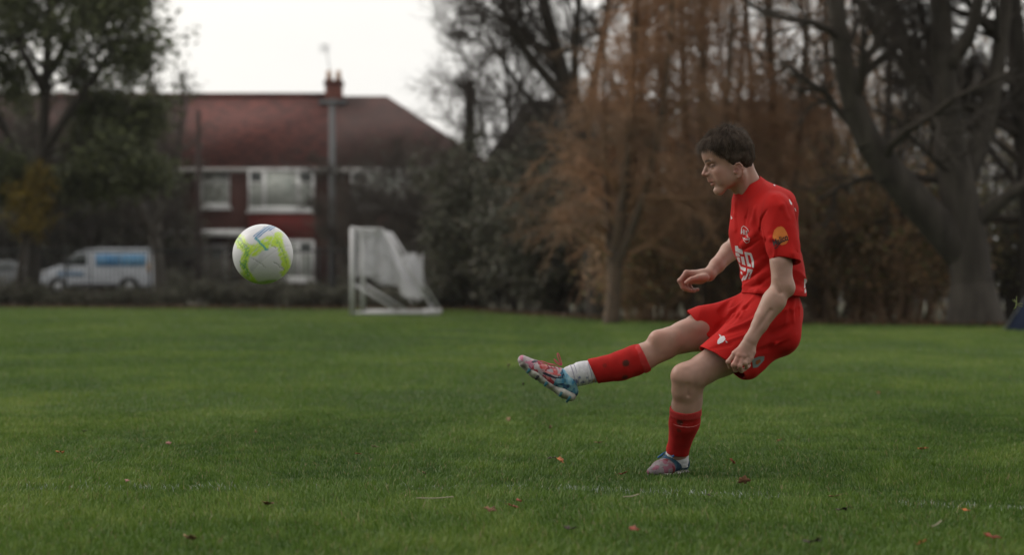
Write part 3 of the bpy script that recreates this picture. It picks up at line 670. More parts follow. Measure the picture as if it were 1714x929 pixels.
# ================================================================= SHRUBS
def shrub(name, px0, px1, top, Y, seed, label, leafcols, n_stem=26, n_leaf=9000, size=.05, twm=None, depth=1.6, group=G, lean=.1, twigs=(9, 7), bushy=.25, hn=None):
    rg = np.random.RandomState(seed); x0, x1 = hx(px0, Y), hx(px1, Y); H = hz_(top, Y)
    r = empty(name, ((x0 + x1) / 2, Y, 0)); tag(r, label, 'shrub', group)
    xm = (x0 + x1) / 2; hw = (x1 - x0) / 2
    K = 7; pp = np.zeros((n_stem, K, 3)); pr = np.zeros((n_stem, K))
    for i in range(n_stem):
        u = rg.uniform(-1, 1); x = xm + u * hw * .75; y = Y + rg.uniform(0, depth)
        hh = H * (1 - .35 * u * u) * rg.uniform(.55, .95)
        d = np.array([u * lean * 3, rg.randn() * .1, 1.0]); p_ = np.array([x, y, -.05])
        for k in range(K):
            pp[i, k] = p_; pr[i, k] = (.035 if hh > 2 else .018) * (1 - k / K * .75)
            d = norm(d + rg.randn(3) * .12); p_ = p_ + d * hh / (K - 1)
    V0, F0 = poly_tubes((pp, pr), 5); 
    lv = grow(rg, (pp, pr), [dict(n=twigs[0], len=.36, ang=42, up=.06, wig=.2, r=.5, k=5, t0=.08), dict(n=twigs[1], len=.5, ang=42, up=.0, wig=.2, r=.5, rmin=.005, k=4)])
    V, F = merge([(V0, F0)] + [poly_tubes(l, 3) for l in lv]); np_mesh('stems', V, F, twm or twig_d, r)
    if n_leaf:
        src = np.concatenate([l[0][:, 1:].reshape(-1, 3) for l in lv])
        V, F = leaves(rg, src, n_leaf, size, bushy * .5); t = np.asarray(leafcols)
        cl = t[rg.randint(len(t), size=n_leaf)] * (0.7 + .6 * rg.rand(n_leaf))[:, None]
        np_mesh('foliage', V, F, mat_attr('leaf_pigment', .6, .2, .2), r, tint=np.repeat(cl, 4, 0))
    return r
DG = [(0.065, 0.070, 0.050), (0.088, 0.090, 0.062), (0.078, 0.070, 0.057), (0.118, 0.108, 0.078)]
BR = [(0.32, 0.20, 0.11), (0.25, 0.17, 0.10), (0.36, 0.21, 0.10), (0.20, 0.155, 0.095), (0.19, 0.185, 0.08)]
shrub('evergreen_shrub', 770, 880, 255, 61, 91, 'dark evergreen shrub sloping down towards the goal', DG, 34, 26000, .075)
shrub('evergreen_shrub', 830, 960, 165, 58, 92, 'tallest of the dark evergreen shrubs, beneath the leaning bare tree', DG, 40, 36000, .075)
shrub('evergreen_shrub', 920, 1035, 200, 53, 93, 'dark evergreen shrub touching the first copper trunk', DG, 36, 28000, .07)
shrub('brown_shrub', 1030, 1150, 300, 43, 94, 'brown thicket between the slim trunk and the player\'s raised hand', BR, 36, 8000, .045, twig_b)
shrub('brown_shrub', 1120, 1250, 260, 44, 95, 'brown thicket straight behind the player\'s outstretched arm', BR, 36, 8000, .045, twig_b)
shrub('brown_shrub', 1230, 1370, 250, 43.5, 96, 'brown thicket straight behind the player\'s back', BR, 36, 8000, .045, twig_b)
shrub('brown_shrub', 1345, 1470, 225, 43, 97, 'tall rusty brown thicket right of the player', BR, 40, 9000, .045, twig_b)
shrub('brown_shrub', 1440, 1600, 235, 42.5, 98, 'brown and olive thicket left of the great trunk', BR[:] + [(0.09, 0.085, 0.02)], 40, 9000, .045, twig_b)
shrub('brown_shrub', 1600, 1780, 240, 44, 99, 'dark thicket behind the great trunk at the right edge', DG + BR[3:], 36, 14000, .045, twig_d)
for i, (a, b, t, yy, lab) in enumerate(((-30, 70, 470, 67.8, 'low bramble under the yellow tree'), (60, 190, 488, 67.8, 'low dark bramble below the front of the van'), (180, 275, 484, 67.6, 'low dark bramble below the tail of the van'),
                                (265, 395, 470, 67.2, 'dark bramble mound just left of and below the football'), ((290), 390, 425, 96, 'high dark bush left of the football'), (380, 500, 468, 67, 'dark bramble right below the football'), (480, 600, 478, 65.5, 'bramble just left of the goal posts'),
                                (590, 700, 488, 64, 'low bramble seen through the goal'), (690, 800, 478, 62.5, 'bramble to the right of the goal'), (20, 120, 330, 105, 'dark bush before the far left house wall'), (570, 700, 410, 96, 'dark bush before the end house'), (690, 830, 330, 84, 'dark tall bush at the right end of the terrace'), (400, 545, 452, 96, 'dark bush before the ground floor bay window'))):
    shrub('bramble', a, b, t, yy, 110 + i, lab, DG if t > 400 else DG[:3], 26, 5200 if t > 400 else 11000, .05, twig_d, 1.0, 'brambles and bushes along the road side', lean=.25)
shrub('tall_thicket', 1430, 1600, -60, 52, 150, 'tall brown leafless thicket filling the fork of the great trunk', BR, 34, 9000, .05, twig_b, 2.5, lean=.12, twigs=(14, 12))
shrub('tall_thicket', 1580, 1790, -80, 51, 151, 'tall dim leafless thicket behind the upper right branches', BR[1:], 38, 9000, .05, twig_v, 2.5, lean=.12, twigs=(14, 12))
shrub('ivy_thicket', -70, 160, 158, 105, 140, 'dark ivy clad thicket hiding the far left house', DG, 34, 17000, .10, twig_v, 1.4, lean=.15)
shrub('ivy_thicket', 125, 285, 175, 104.6, 141, 'dark ivy clad thicket hiding the house behind the van', DG, 30, 10000, .09, twig_v, 1.6, lean=.15)
shrub('bare_thicket', 575, 700, 215, 93, 142, 'thin leafless thicket veiling the wall right of the pale pole', DG, 26, 3500, .06, twig_v, 2.0, lean=.2, twigs=(13, 10))
shrub('bare_thicket', 670, 830, 215, 91, 143, 'thin leafless thicket veiling the hipped end of the terrace', DG, 30, 6000, .06, twig_v, 2.0, lean=.2, twigs=(13, 10))
# leaf litter strip under the trees
def litter():
    rg = np.random.RandomState(7); n = 26000; x = rg.uniform(-17, 13, n); y = edgeY(x) + rg.gamma(1.6, .8, n) - .4
    c = np.stack([x, y, rg.rand(n) * .05], 1); V, F = leaves(rg, c, n, .04, .01)
    t = np.array([(0.12, 0.06, 0.03), (0.07, 0.045, 0.025), (0.05, 0.04, 0.02)]); cl = t[rg.randint(3, size=n)] * (0.6 + .7 * rg.rand(n))[:, None]
    o = np_mesh('leaf_litter', V, F, mat_attr('leaf_pigment', .6, .2, .2), tint=np.repeat(cl, 4, 0)); tag(o, 'brown leaf litter along the field edge beneath the trees', 'leaf litter', kind='stuff')
litter()

# ================================================================= GOAL
def goal():
    gm = mat('goal_white', (0.60, 0.60, 0.62), 0.5, (0.50, 0.50, 0.51), scale=4)
    YA, YB = 51.0, 54.6
    A = np.array([hx(589.5, YA), YA, 0.0]); B = np.array([hx(607.5, YB), YB, 0.0])
    H = 1.84; w = B - A; back = np.array([-w[1], w[0], 0]); back = -back / np.linalg.norm(back)
    if back[0] < 0: back = -back
    r = empty('football_goal', ((A + B) / 2)); tag(r, 'small white portable football goal with sagging net, seen side on', 'goal')
    up = np.array([0, 0, 1.0]); rad = .05
    for p_ in (A, B): MB().bar(p_, p_ + up * H, rad, n=12).build('post', gm, r, smooth=False)
    MB().bar(A + up * H, B + up * H, rad, n=12).build('crossbar', gm, r)
    D1, D2 = .64, 1.76
    for p_ in (A, B):
        MB().bar(p_ + up * (H - .01), p_ + back * D1 + up * (H - .02), .028, n=8).build('top_stay', gm, r)
        MB().bar(p_ + back * D1 + up * (H - .02), p_ + back * D2 + up * .05, .03, n=8).build('back_stay', gm, r)
        MB().bar(p_ + up * .05, p_ + back * D2 + up * .05, .032, n=8).build('ground_bar', gm, r)
        MB().bar(p_ + up * .68, p_ + back * 1.0 + up * .06, .026, n=8).build('brace', gm, r)
    MB().bar(A + back * D2 + up * .05, B + back * D2 + up * .05, .04, n=8).build('rear_bar', gm, r)
    MB().box(*sorted((A[0] + D2 - .25, A[0] + D2 + .12)), A[1] - .2, A[1] + .25, 0, .14).build('weight', gm, r)
    # net: threads over roof/back and both sides, hem gathered high where it has come loose
    rg = np.random.RandomState(3); P0 = []; P1 = []
    nu, nv = 34, 26
    def surf(u, v):
        # u along the goal width, v from crossbar over the top then down the sloping back
        q = A + w * u; s = v * 2.35
        if s < D1: p_ = q + back * s + up * (H - .03 - .06 * math.sin(math.pi * s / D1))
        else:
            k = (s - D1) / 1.67; sag = .20 * math.sin(math.pi * min(k, 1)) + .05 * math.sin(u * 14) * k
            p_ = q + back * (D1 + (D2 - D1) * k * .62 - sag * .35) + up * (H - .03 - 1.36 * k - .10 * math.sin(u * 9 + 2) * k)
        return p_
    g = [[surf(i / nu, j / nv) for j in range(nv + 1)] for i in range(nu + 1)]
    for i in range(nu + 1):
        for j in range(nv + 1):
            if i < nu: P0.append(g[i][j]); P1.append(g[i + 1][j])
            if j < nv: P0.append(g[i][j]); P1.append(g[i][j + 1])
    for base, sgn in ((A, 1), (B, -1)):
        def sd(a, b):   # a 0..1 backwards, b 0..1 down
            topd = D1 + 0.55 * b * (D2 - D1); x = a * topd
            hem = 1.05 if a < .62 else 1.05 + .55 * (a - .62) / .38
            z = H - .03 - b * (hem - .12 * math.sin(a * 9))
            if x > D1: z = min(z, H - (x - D1) / (D2 - D1) * H)
            return base + back * x + up * max(z, .1) + w / np.linalg.norm(w) * .05 * math.sin(a * 17 + b * 6) * sgn
        n1, n2 = 20, 20
        g = [[sd(i / n1, j / n2) for j in range(n2 + 1)] for i in range(n1 + 1)]
        for i in range(n1 + 1):
            for j in range(n2 + 1):
                if i < n1: P0.append(g[i][j]); P1.append(g[i + 1][j])
                if j < n2: P0.append(g[i][j]); P1.append(g[i][j + 1])
    # gathered hank of loose netting hanging inside the back
    for k in range(420):
        c = A + w * rg.uniform(.05, .9) + back * (1.18 + rg.randn() * .10); z0 = rg.uniform(.6, 1.35); P0.append(c + up * z0 + rg.randn(3) * .02); P1.append(c + up * max(.42, z0 - .35) + rg.randn(3) * .05 + back * .02)
    V, F = tube_mesh(np.array(P0), np.array(P1), np.full(len(P0), .0085), np.full(len(P0), .0085), 3)
    np_mesh('net', V, F, mat('net_cord', (0.72, 0.72, 0.76), .8), r)
goal()
# blue pop-up tent corner at the right edge
def tent():
    Y = 35.5; x = hx(1682, Y); r = empty('blue_tent', (x + 1.2, Y + 1, 0)); tag(r, 'blue fabric tent corner at the right edge beside the great trunk', 'tent')
    X0, X1, H = x, x + 3.0, 1.5; BX = X0 + .62
    MB().raw([(X0, Y, 0), (X1, Y, 0), (X1, Y + 2.4, 0), (BX, Y + 2.4, 0), ((X0 + X1) / 2, Y + 1.2, H + .35)], [(0, 1, 4), (1, 2, 4), (2, 3, 4), (3, 0, 4), (3, 2, 1, 0)]).build('canopy', mat('blue_nylon', (0.018, 0.030, 0.075), .6, (0.012, 0.02, 0.05), scale=3), r)
    for (a, b) in ((X0, Y), (BX, Y + 2.4)): MB().bar((a - .02, b, 0.01), ((X0 + X1) / 2, Y + 1.2, H + .37), .012, n=6).build('pole', grey_m, r)
tent()
# ================================================================= VOLUME MODELLING (signed distances -> surface nets)
def smin(a, b, k):
    if k <= 0: return np.minimum(a, b)
    h = np.clip(0.5 + 0.5 * (b - a) / k, 0, 1)
    return b + (a - b) * h - k * h * (1 - h)
def smax(a, b, k): return -smin(-a, -b, k)
class Vox:
    def twin(s):
        w = Vox.__new__(Vox); w.lo = s.lo; w.h = s.h; w.n = s.n; w.ax = s.ax; w.F = np.full(s.n, 0.4, np.float32); return w
    def __init__(s, lo, hi, h):
        s.lo = np.array(lo, float); s.h = h
        s.n = np.ceil((np.array(hi) - s.lo) / h).astype(int) + 1
        s.F = np.full(s.n, 0.4, np.float32)
        s.ax = [(s.lo[i] + np.arange(s.n[i]) * h).astype(np.float32) for i in range(3)]
    def win(s, lo, hi):
        a = np.clip(np.floor((np.array(lo) - s.lo) / s.h).astype(int), 0, s.n); b = np.clip(np.ceil((np.array(hi) - s.lo) / s.h).astype(int) + 1, 0, s.n)
        sl = tuple(slice(int(a[i]), int(b[i])) for i in range(3))
        return sl, s.ax[0][sl[0]][:, None, None], s.ax[1][sl[1]][None, :, None], s.ax[2][sl[2]][None, None, :]
    def _do(s, lo, hi, fn, k, op):
        pad = k + 4 * s.h
        sl, X, Y, Z = s.win(np.array(lo) - pad, np.array(hi) + pad)
        if any(q.stop <= q.start for q in sl): return
        d = fn(X, Y, Z).astype(np.float32)
        s.F[sl] = op(s.F[sl], d, k)
    def cone(s, a, b, ra, rb, k=.01, flat=None, op=smin, clip=None, infl=0.0):
        a = np.array(a, float); b = np.array(b, float); ab = b - a; L2 = float(ab @ ab) + 1e-12; ra += infl; rb += infl; m = max(ra, rb)
        def fn(X, Y, Z):
            px, py, pz = X - a[0], Y - a[1], Z - a[2]
            t = np.clip((px * ab[0] + py * ab[1] + pz * ab[2]) / L2, 0, 1)
            qx, qy, qz = px - t * ab[0], py - t * ab[1], pz - t * ab[2]
            if flat is not None:
                n, f = flat; dn = (qx * n[0] + qy * n[1] + qz * n[2])
                d = np.sqrt(np.maximum(qx * qx + qy * qy + qz * qz + dn * dn * (f * f - 1), 0)) - (ra + (rb - ra) * t)
                if f > 1: d = d / (1 + (f - 1) * .5)
            else: d = np.sqrt(qx * qx + qy * qy + qz * qz) - (ra + (rb - ra) * t)
            if clip is not None:
                c, n2 = clip; d = np.maximum(d, (X - c[0]) * n2[0] + (Y - c[1]) * n2[1] + (Z - c[2]) * n2[2])
            return d
        mm = m * (1.0 if flat is None or flat[1] >= 1 else 1 / flat[1])
        s._do(np.minimum(a, b) - mm, np.maximum(a, b) + mm, fn, k, op)
    def ell(s, c, r, M=None, k=.01, op=smin, infl=0.0):
        c = np.array(c, float); r = np.array(r, float) + infl; M = np.eye(3) if M is None else np.array(M, float)  # columns = axes
        def fn(X, Y, Z):
            p = (X - c[0], Y - c[1], Z - c[2])
            q = [(p[0] * M[0, i] + p[1] * M[1, i] + p[2] * M[2, i]) for i in range(3)]
            k0 = np.sqrt((q[0] / r[0]) ** 2 + (q[1] / r[1]) ** 2 + (q[2] / r[2]) ** 2)
            k1 = np.sqrt((q[0] / r[0] ** 2) ** 2 + (q[1] / r[1] ** 2) ** 2 + (q[2] / r[2] ** 2) ** 2) + 1e-9
            return k0 * (k0 - 1) / k1
        m = r.max(); s._do(c - m, c + m, fn, k, op)
    def plane(s, c, n, k=.003):
        sl, X, Y, Z = s.win(s.lo, s.lo + s.n * s.h); s.F = smax(s.F, ((X - c[0]) * n[0] + (Y - c[1]) * n[1] + (Z - c[2]) * n[2]).astype(np.float32), k)
    def disp(s, amp, freq, seed, stretch=(1, 1, 1), band=.04):
        idx = np.nonzero(np.abs(s.F) < band)
        X = s.ax[0][idx[0]] * freq * stretch[0]; Y = s.ax[1][idx[1]] * freq * stretch[1]; Z = s.ax[2][idx[2]] * freq * stretch[2]
        s.F[idx] += amp * vnoise(X + 40, Y + 40, Z + 40, seed)
    def folds(s, amp, a, f1, b, f2, seed, band=.04, mask=None):
        idx = np.nonzero(np.abs(s.F) < band); X = s.ax[0][idx[0]]; Y = s.ax[1][idx[1]]; Z = s.ax[2][idx[2]]
        wv = .012 * vnoise(X * 14 + 50, Y * 14 + 50, Z * 14 + 50, seed + 1)
        pa = (X * a[0] + Y * a[1] + Z * a[2] + wv) * f1; pb = (X * b[0] + Y * b[1] + Z * b[2]) * f2
        n = vnoise(pa + 60, pb + 60, Y * 4 + 60, seed); r = 1 - np.abs(n) * 2.2; r = np.clip(r, -.4, 1)
        k = 1.0 if mask is None else mask(X, Y, Z)
        s.F[idx] -= amp * (r - .3) * k
    def sample(s, p):
        i = np.clip(((np.asarray(p) - s.lo) / s.h), 0, s.n - 1.001); a = i.astype(int); f = i - a; v = 0
        for dx in (0, 1):
            for dy in (0, 1):
                for dz in (0, 1):
                    v += s.F[a[0] + dx, a[1] + dy, a[2] + dz] * (f[0] if dx else 1 - f[0]) * (f[1] if dy else 1 - f[1]) * (f[2] if dz else 1 - f[2])
        return v
    def hit(s, px, py):
        """nearest surface point in the direction of photo pixel (px, py)"""
        y = s.lo[1]
        while y < s.lo[1] + s.n[1] * s.h:
            p = P(px, py, y)
            if np.all(p > s.lo) and np.all(p < s.lo + (s.n - 1) * s.h) and s.sample(p) < 0: return p
            y += s.h * .7
        return None
    def crease(s, pts, r, k, ridge=True, sink=0.0, twin=None):
        """ridge or groove along a photo polyline on the camera side of the surface"""
        q = [s.hit(a, b) for a, b in pts]; q = [v + np.array([0, sink, 0]) for v in q if v is not None]
        for i in range(len(q) - 1):
            ra = r * (0.45 if i == 0 else 1.0); rb = r * (0.45 if i == len(q) - 2 else 1.0)
            for vv in (s, twin):
                if vv is None: continue
                if ridge: vv.cone(q[i], q[i + 1], ra, rb, k)
                else: vv.cone(q[i], q[i + 1], ra, rb, k, op=lambda F, d, kk: smax(F, -d, kk))
    def mesh(s, smooth_it=1):
        F = s.F; I = F < 0
        A = I[:-1]; nx, ny, nz_ = [v - 1 for v in s.n]
        cnt = np.zeros((nx, ny, nz_), np.uint8)
        for dx in (0, 1):
            for dy in (0, 1):
                for dz in (0, 1): cnt += I[dx:nx + dx, dy:ny + dy, dz:nz_ + dz]
        act = np.nonzero((cnt > 0) & (cnt < 8)); N = len(act[0])
        vid = np.full((nx, ny, nz_), -1, np.int32); vid[act] = np.arange(N)
        acc = np.zeros((N, 3)); wsum = np.zeros(N)
        C = [(dx, dy, dz) for dx in (0, 1) for dy in (0, 1) for dz in (0, 1)]
        for ia in range(8):
            for ib in range(ia + 1, 8):
                a, b = C[ia], C[ib]
                if sum(abs(a[i] - b[i]) for i in range(3)) != 1: continue
                fa = F[act[0] + a[0], act[1] + a[1], act[2] + a[2]]; fb = F[act[0] + b[0], act[1] + b[1], act[2] + b[2]]
                m = (fa < 0) != (fb < 0); t = np.where(m, fa / (fa - fb + 1e-12), 0)
                for i in range(3): acc[:, i] += np.where(m, a[i] + (b[i] - a[i]) * t, 0)
                wsum += m
        V = (np.stack(act, 1) + acc / wsum[:, None]) * s.h + s.lo
        Q = []
        for ax in range(3):
            sl0 = [slice(None)] * 3; sl1 = [slice(None)] * 3; sl0[ax] = slice(0, -1); sl1[ax] = slice(1, None)
            ch = I[tuple(sl0)] != I[tuple(sl1)]
            e = np.stack(np.nonzero(ch), 1); o1, o2 = [(1, 2), (2, 0), (0, 1)][ax]
            ok = (e[:, o1] > 0) & (e[:, o2] > 0) & (e[:, o1] < s.n[o1] - 1) & (e[:, o2] < s.n[o2] - 1); e = e[ok]
            def cv(d1, d2):
                c = e.copy(); c[:, o1] -= d1; c[:, o2] -= d2; return vid[c[:, 0], c[:, 1], c[:, 2]]
            q = np.stack([cv(1, 1), cv(0, 1), cv(0, 0), cv(1, 0)], 1); flip = ~I[e[:, 0], e[:, 1], e[:, 2]]
            q[flip] = q[flip][:, ::-1]; Q.append(q)
        Q = np.concatenate(Q); Q = Q[(Q >= 0).all(1)]
        for _ in range(smooth_it):
            S = np.zeros_like(V); n = np.zeros(len(V))
            for i in range(4):
                a = Q[:, i]; b = Q[:, (i + 1) % 4]
                np.add.at(S, a, V[b]); np.add.at(S, b, V[a]); np.add.at(n, a, 1); np.add.at(n, b, 1)
            V = V * .45 + .55 * S / np.maximum(n, 1)[:, None]
        return V, Q

# ================================================================= PLAYER
foot0 = J(1125, 790, .02)
player = empty('person', (foot0[0], foot0[1], 0)); tag(player, 'young footballer in red kit leaning back after kicking the ball', 'person')
def pm(name, V, F, m, parent=None, smooth=True, tint=None): return np_mesh(name, V, F, m, parent or player, smooth, tint=tint)

# --- directions of the torso: shoulders turned a little towards the camera
T_f = norm(np.array([-.33, -.116, 0.05])); T_u0 = np.array([0.02, 0, 1.0]); T_l = norm(np.cross(T_f, T_u0)); T_u = norm(np.cross(T_l, T_f))
TM = np.stack([T_f, T_l, T_u], 1)
SL, SR = J(1300, 352, -.115), J(1254, 350, .20)      # shoulders
EL, WL = J(1311, 478, -.185), J(1256, 570, -.235)      # left elbow, wrist
ER, WR = J(1236, 405, .43), J(1186, 460, .27)      # right elbow, wrist
HL, HR = J(1286, 552, .0), J(1264, 527, .16)
KL, AL = J(1148, 637, -.15), J(1132, 772, .07)
KR, AR = J(1106, 577, .02), J(956, 630, -.04)

# ---------------- skin body
def skin_tone():
    m = mat('skin', (0.46, 0.285, 0.215), 0.55, (0.52, 0.33, 0.25), scale=9, sss=.12, bump=.12, bscale=160, spec=.35, ramp=(.3, .7))
    return m
skin = skin_tone()
body_parts = []

def arm(vx, S, E, W_, ru, k=.012, fa=1.0):
    M_ = S + (E - S) * .45
    vx.cone(S, M_, ru * 1.15, ru, k); vx.cone(M_, E, ru, .036, k)
    F1 = E + (W_ - E) * .30
    vx.cone(E, F1, .037 * fa, .041 * fa, .02); vx.cone(F1, E + (W_ - E) * .72, .041 * fa, .029, .015); vx.cone(E + (W_ - E) * .72, W_, .029, .0245, .012)

def hand_left(vx):
    d = norm(J(1240, 597, -.235) - WL); n = norm(np.array([0.25, -1.0, 0.1]))
    side = norm(np.cross(d, n))
    if side[0] > 0: side = -side   # towards the left of the picture
    # wrist widening to the palm
    vx.cone(WL, J(1252, 577, -.237), .024, .024, .012, flat=(n, 1.15))
    kn = [J(1230, 592, -.245), J(1236.5, 595, -.254), J(1244, 596, -.256), J(1252, 594.5, -.248)]   # knuckles
    for q in kn: vx.cone(J(1252, 576, -.235) * .75 + q * .25, q, .0155, .0118, .013)
    vx.cone(J(1250, 580, -.232), J(1242, 592, -.232), .020, .019, .012)
    fi = [  # proximal, middle, distal joint (photo pixel, depth)
        [J(1219, 606, -.252), J(1222, 615, -.232), J(1230, 614, -.215)],
        [J(1228, 611, -.266), J(1231, 620, -.245), J(1238, 618, -.225)],
        [J(1238, 613, -.268), J(1241, 621, -.247), J(1247, 618, -.228)],
        [J(1247, 608, -.262), J(1250, 615, -.245), J(1254, 612, -.230)]]
    for q, f, r in zip(kn, fi, (.0082, .0090, .0090, .0086)):
        vx.cone(q, f[0], r + .0015, r, .003); vx.cone(f[0], f[1], r + .0003, r - .0005, .002); vx.cone(f[1], f[2], r - .0005, r - .0015, .002)
        vx.ell(q + n * .002, (.0105, .0105, .0095), k=.006); vx.ell(f[0], (r + .0012,) * 3, k=.004)
    # thumb leaves the palm's near edge by the wrist
    t = [J(1259, 578, -.232), J(1260, 590, -.245), J(1257, 600, -.252), J(1253, 607, -.255)]
    vx.cone(t[0], t[1], .0145, .0115, .010); vx.cone(t[1], t[2], .0108, .0095, .003); vx.cone(t[2], t[3], .0095, .0078, .002)
def hand_right(vx):
    kn = [J(1149, 457, .235), J(1152, 458, .258), J(1156, 461, .279), J(1161, 465, .297)]
    n = norm(np.array([-.2, -.35, 1.0]))
    vx.cone(WR, J(1176, 461, .265), .025, .025, .014, flat=(n, 1.1))
    for q in kn: vx.cone(J(1177, 461, .264), q, .019, .0118, .012)
    vx.cone(J(1172, 467, .25), J(1157, 468, .255), .021, .018, .012)
    fi = [[J(1138, 470, .232), J(1142.5, 481, .236), J(1151, 484, .243)],
          [J(1141, 473, .258), J(1146, 484, .258), J(1155, 486, .262)],
          [J(1146, 476, .280), J(1153, 486, .279), J(1162, 487, .280)],
          [J(1153, 478, .298), J(1160, 486, .297), J(1168, 485, .296)]]
    for q, f, r in zip(kn, fi, (.0088, .0092, .0090, .0080)):
        vx.cone(q, f[0], r + .0015, r, .003); vx.cone(f[0], f[1], r + .0003, r - .0003, .002); vx.cone(f[1], f[2], r - .0003, r - .001, .002)
        vx.ell(q, (.0108,) * 3, k=.006); vx.ell(f[0], (r + .001,) * 3, k=.004)
    t = [J(1180, 465, .236), J(1168, 465, .214), J(1157, 467.5, .207), J(1148.5, 473, .208)]
    vx.cone(t[0], t[1], .0165, .0125, .010); vx.cone(t[1], t[2], .0115, .0098, .004); vx.cone(t[2], t[3], .0100, .0080, .002)

def bbox(pts, pad): pts = np.array(pts); return pts.min(0) - pad, pts.max(0) + pad
v = Vox(*bbox([SL, EL, WL, J(1215, 622, -.28), J(1262, 622, -.2)], .075), .0022)
arm(v, SL, EL, WL, .046)
v.ell(J(1320, 484, -.18), (.020, .02, .024), k=.022)     # point of the elbow
v.cone(J(1306, 440, -.19), J(1304, 465, -.20), .028, .02, .03)
v.cone(J(1297, 500, -.20), J(1275, 530, -.222), .034, .022, .02)
v.cone(J(1300, 478, -.232), J(1306, 490, -.228), .004, .004, .012, op=lambda F, d, kk: smax(F, -d, kk)); v.cone(J(1290, 520, -.245), J(1265, 556, -.262), .004, .003, .012, op=lambda F, d, kk: smax(F, -d, kk)); v.disp(.0012, 40, 84)
hand_left(v); body_parts.append(v.mesh())
v = Vox(*bbox([SR, ER, WR, J(1137, 490, .2), J(1140, 450, .32)], .07), .0022)
arm(v, SR, ER, WR, .042, fa=.88); hand_right(v); body_parts.append(v.mesh())

# legs and pelvis
v = Vox(*bbox([HL, HR, KL, AL, KR, AR, J(1300, 480, .1), J(1300, 480, -.1)], .11), .0030)
v.ell(J(1285, 520, .08), (.092, .13, .09), TM, k=.03); v.ell(J(1288, 460, .06), (.075, .115, .12), TM, k=.03)
def leg(H_, K_, A_, thigh, hemr):
    m = H_ + (K_ - H_) * .55
    v.cone(H_, m, thigh, hemr, .02); v.cone(m, K_ + (H_ - K_) * .12, hemr, .056, .02)
leg(HL, KL, AL, .080, .066); leg(HR, KR, AR, .066, .073)
# right (kicking) knee and calf
v.cone(J(1123, 567, .00), J(1104, 569, .0), .040, .036, .03); v.ell(J(1100, 568, -.005), (.030, .032, .028), k=.025)
v.cone(J(1110, 582, .02), J(1076, 598, .005), .050, .049, .025); v.cone(J(1076, 599, .005), J(1040, 612, -.01), .048, .047, .02)
v.cone(J(1040, 612, -.01), J(992, 622, -.03), .047, .038, .02); v.cone(J(992, 622, -.03), AR, .038, .034, .02)
v.ell(J(1158, 549, .02), (.045, .03, .03), k=.04)
# left (standing) knee and calf
v.cone(J(1150, 632, -.15), J(1147, 652, -.135), .053, .047, .03); v.ell(J(1139, 628, -.165), (.034, .032, .034), k=.03); v.ell(J(1141, 650, -.155), (.022, .02, .026), k=.03)
v.cone(J(1148, 655, -.13), J(1148, 682, -.10), .048, .051, .02); v.cone(J(1148, 682, -.10), J(1144, 705, -.06), .050, .048, .02)
v.cone(J(1144, 705, -.06), J(1134, 758, .04), .047, .034, .02); v.cone(J(1134, 758, .04), AL, .036, .034, .02)
v.cone(J(1163, 640, -.11), J(1160, 668, -.10), .030, .034, .03)
SUB = lambda F, d, kk: smax(F, -d, kk)
v.cone(J(1115, 548, -.055), J(1112, 560, -.06), .006, .005, .012, op=SUB)      # dimple over the kicking knee
v.cone(J(1150, 566, -.075), J(1176, 556, -.08), .006, .006, .02, op=SUB)      # groove along the thigh
v.cone(J(1130, 590, -.045), J(1112, 596, -.04), .005, .005, .015, op=SUB)
v.cone(J(1150, 616, -.215), J(1175, 606, -.19), .006, .006, .02, op=SUB)
v.cone(J(1152, 645, -.20), J(1152, 662, -.18), .004, .004, .012, op=SUB); v.cone(J(1132, 640, -.205), J(1131, 648, -.20), .004, .004, .010, op=SUB)
v.disp(.0015, 35, 83); body_parts.append(v.mesh(1))

# torso filler under the shirt + neck + head --------------------------------
HO = J(1220, 262, .01)                       # head origin
ha = R(18); yawh = R(-3)
Hf = norm(np.array([-math.cos(ha) * math.cos(yawh), math.sin(yawh), -math.sin(ha)]))
Hu0 = np.array([-math.sin(ha), 0, math.cos(ha)]); Hl = norm(np.cross(Hf, Hu0)); Hu = norm(np.cross(Hl, Hf))
